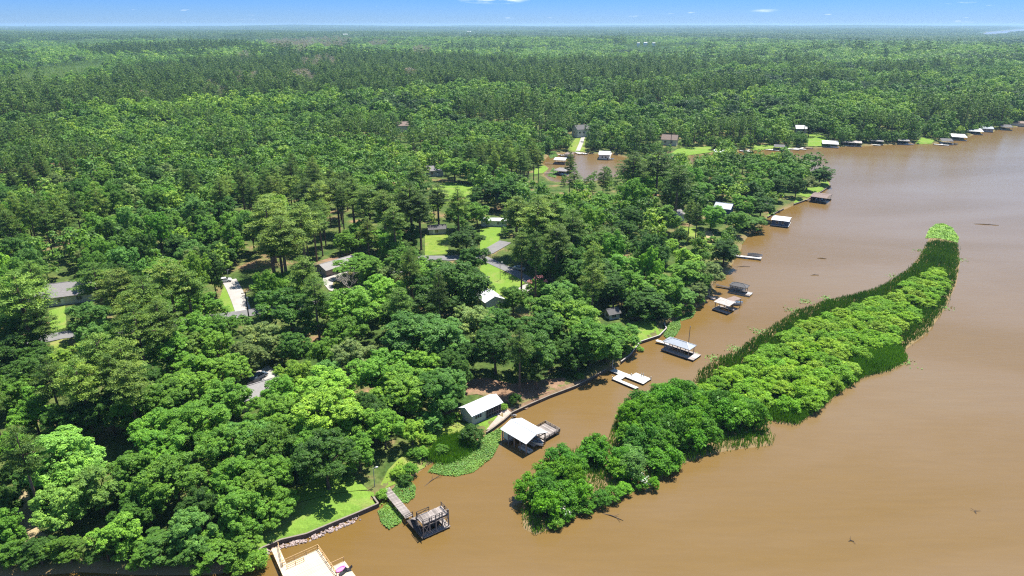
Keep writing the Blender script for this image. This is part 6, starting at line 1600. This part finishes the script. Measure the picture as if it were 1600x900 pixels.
sea_wall([(1199, 341), (1216, 332), (1224, 328)], .7, 'short timber wall behind the blue floating boathouse'); sea_wall([(1240, 321), (1262, 313), (1285, 300), (1298, 291)], .7, 'timber wall round the tree-shaded point')
rs_ = random.Random(4); o = empty('riprap', (*P(500, 833), 0), 0); tag(o, 'band of pinkish riprap stones below the dark timber wall', 'riprap')
st = []
for k in range(3):
    bm = bmesh.new(); bmesh.ops.create_icosphere(bm, subdivisions=1, radius=.5)
    for v_ in bm.verts: v_.co *= rs_.uniform(.75, 1.2)
    me = bpy.data.meshes.new('stone'); bm.to_mesh(me); bm.free(); me.materials.append(M['stone']); st.append(me)
wp = [Vector(P(*q)) for q in W1[1:6]]; cum = [0]
for a, b in zip(wp[:-1], wp[1:]): cum.append(cum[-1] + (b - a).length)
for i in range(230):
    s = rs_.uniform(0, cum[-1]); k = max(j for j in range(len(cum) - 1) if cum[j] <= s); a, b = wp[k], wp[k + 1]; d = (b - a).normalized()
    p = a.lerp(b, (s - cum[k]) / (cum[k + 1] - cum[k])) + Vector((d.y, -d.x)) * rs_.uniform(.3, 1.35); sz = rs_.uniform(.32, .6)
    q = mesh_obj('stone', st[i % 3], o, (p.x - o.location.x, p.y - o.location.y, rs_.uniform(.0, .16))); q.scale = (sz, sz * rs_.uniform(.7, 1.1), sz * .75); q.rotation_euler = (rs_.uniform(0, 1), rs_.uniform(0, 1), rs_.uniform(0, 6))
def log(px, py, L, rot, lab, r=.16):
    x, y = P(px, py); o = empty('drift_log', (x, y, .05), R(rot)); tag(o, lab, 'driftwood'); MB().tube([(-L / 2, 0, -.1), (-L * .1, .15, .08), (L / 2, 0, .02)], [r, r, r * .4], 6).build('trunk', M['bark'], o)
    b = MB(); b.tube([(0, .1, .08), (L * .2, .9, .3)], [r * .4, .03], 5); b.tube([(L * .2, 0, .05), (L * .42, -.7, .15)], [r * .35, .03], 5); b.build('branch', M['bark'], o)
log(1541, 351, 10, -14, 'long drifting tree trunk near the right edge of the lake', .2); log(1284, 404, 3.4, -12, 'small driftwood right of the narrow pale pier'); log(1273, 430, 3.0, 4, 'lone driftwood between the long island and the dark boathouse')
log(1525, 800, 1.2, 60, 'tiny floating wood chunk low in the right channel', .12); log(676, 751, 4.5, 52, 'thin dead branch poking out of the water by the reeds', .08); log(1160, 417, 6, 5, 'thin drifting branch below the narrow pale pier', .1); log(1330, 846, 1.0, 0, 'tiny floating stick near the bottom of the channel', .1)
log(958, 808, 4, -30, 'dead branch off the muddy edge of the near island', .1); log(425, 840, 4.0, 14, 'thin pale pole lying in the shade of the lawn', .09); bpy.context.view_layer.update()

# ------------------------------------------------------------------ labels of the trees
ORD = ['nearest', 'second nearest', 'third nearest', 'fourth nearest', 'fifth nearest', 'sixth nearest', 'seventh nearest', 'eighth nearest', 'ninth nearest', 'tenth nearest', 'eleventh nearest', 'twelfth nearest', 'thirteenth nearest', 'fourteenth nearest', 'fifteenth nearest', 'sixteenth nearest']
bins = {}
for root, cat, tint, wpx, px, py, lms in TREES:
    best = None
    for lx, ly, words in lms:
        d = math.hypot(px - lx, (py - ly) * 1.25)
        if best is None or d < best[0]: best = (d, lx, ly, words)
    d, lx, ly, words = best; dx, dy = px - lx, (py - ly) * 1.25
    if d < 22: rel = 'right at'
    elif min(abs(dx), abs(dy)) > .42 * max(abs(dx), abs(dy)): rel = ('above-' if dy < 0 else 'below-') + ('right of' if dx > 0 else 'left of')
    elif abs(dx) > abs(dy): rel = 'right of' if dx > 0 else 'left of'
    else: rel = 'below' if dy > 0 else 'above'
    size = 'large' if wpx > 78 else ('small' if wpx < 44 else '')
    bins.setdefault((f"{size} {TWORD[tint]} {cat}".strip(), rel, words), []).append((d, root))
for (desc, rel, words), lst in bins.items():
    lst.sort(key=lambda a: a[0])
    for i, (d, root) in enumerate(lst):
        if len(lst) == 1: root['label'] = f"{desc} {rel} {words}"
        elif i < len(ORD): root['label'] = f"{ORD[i]} {desc} {rel} {words}"
        else: root['label'] = f"{desc} further {rel} {words}"
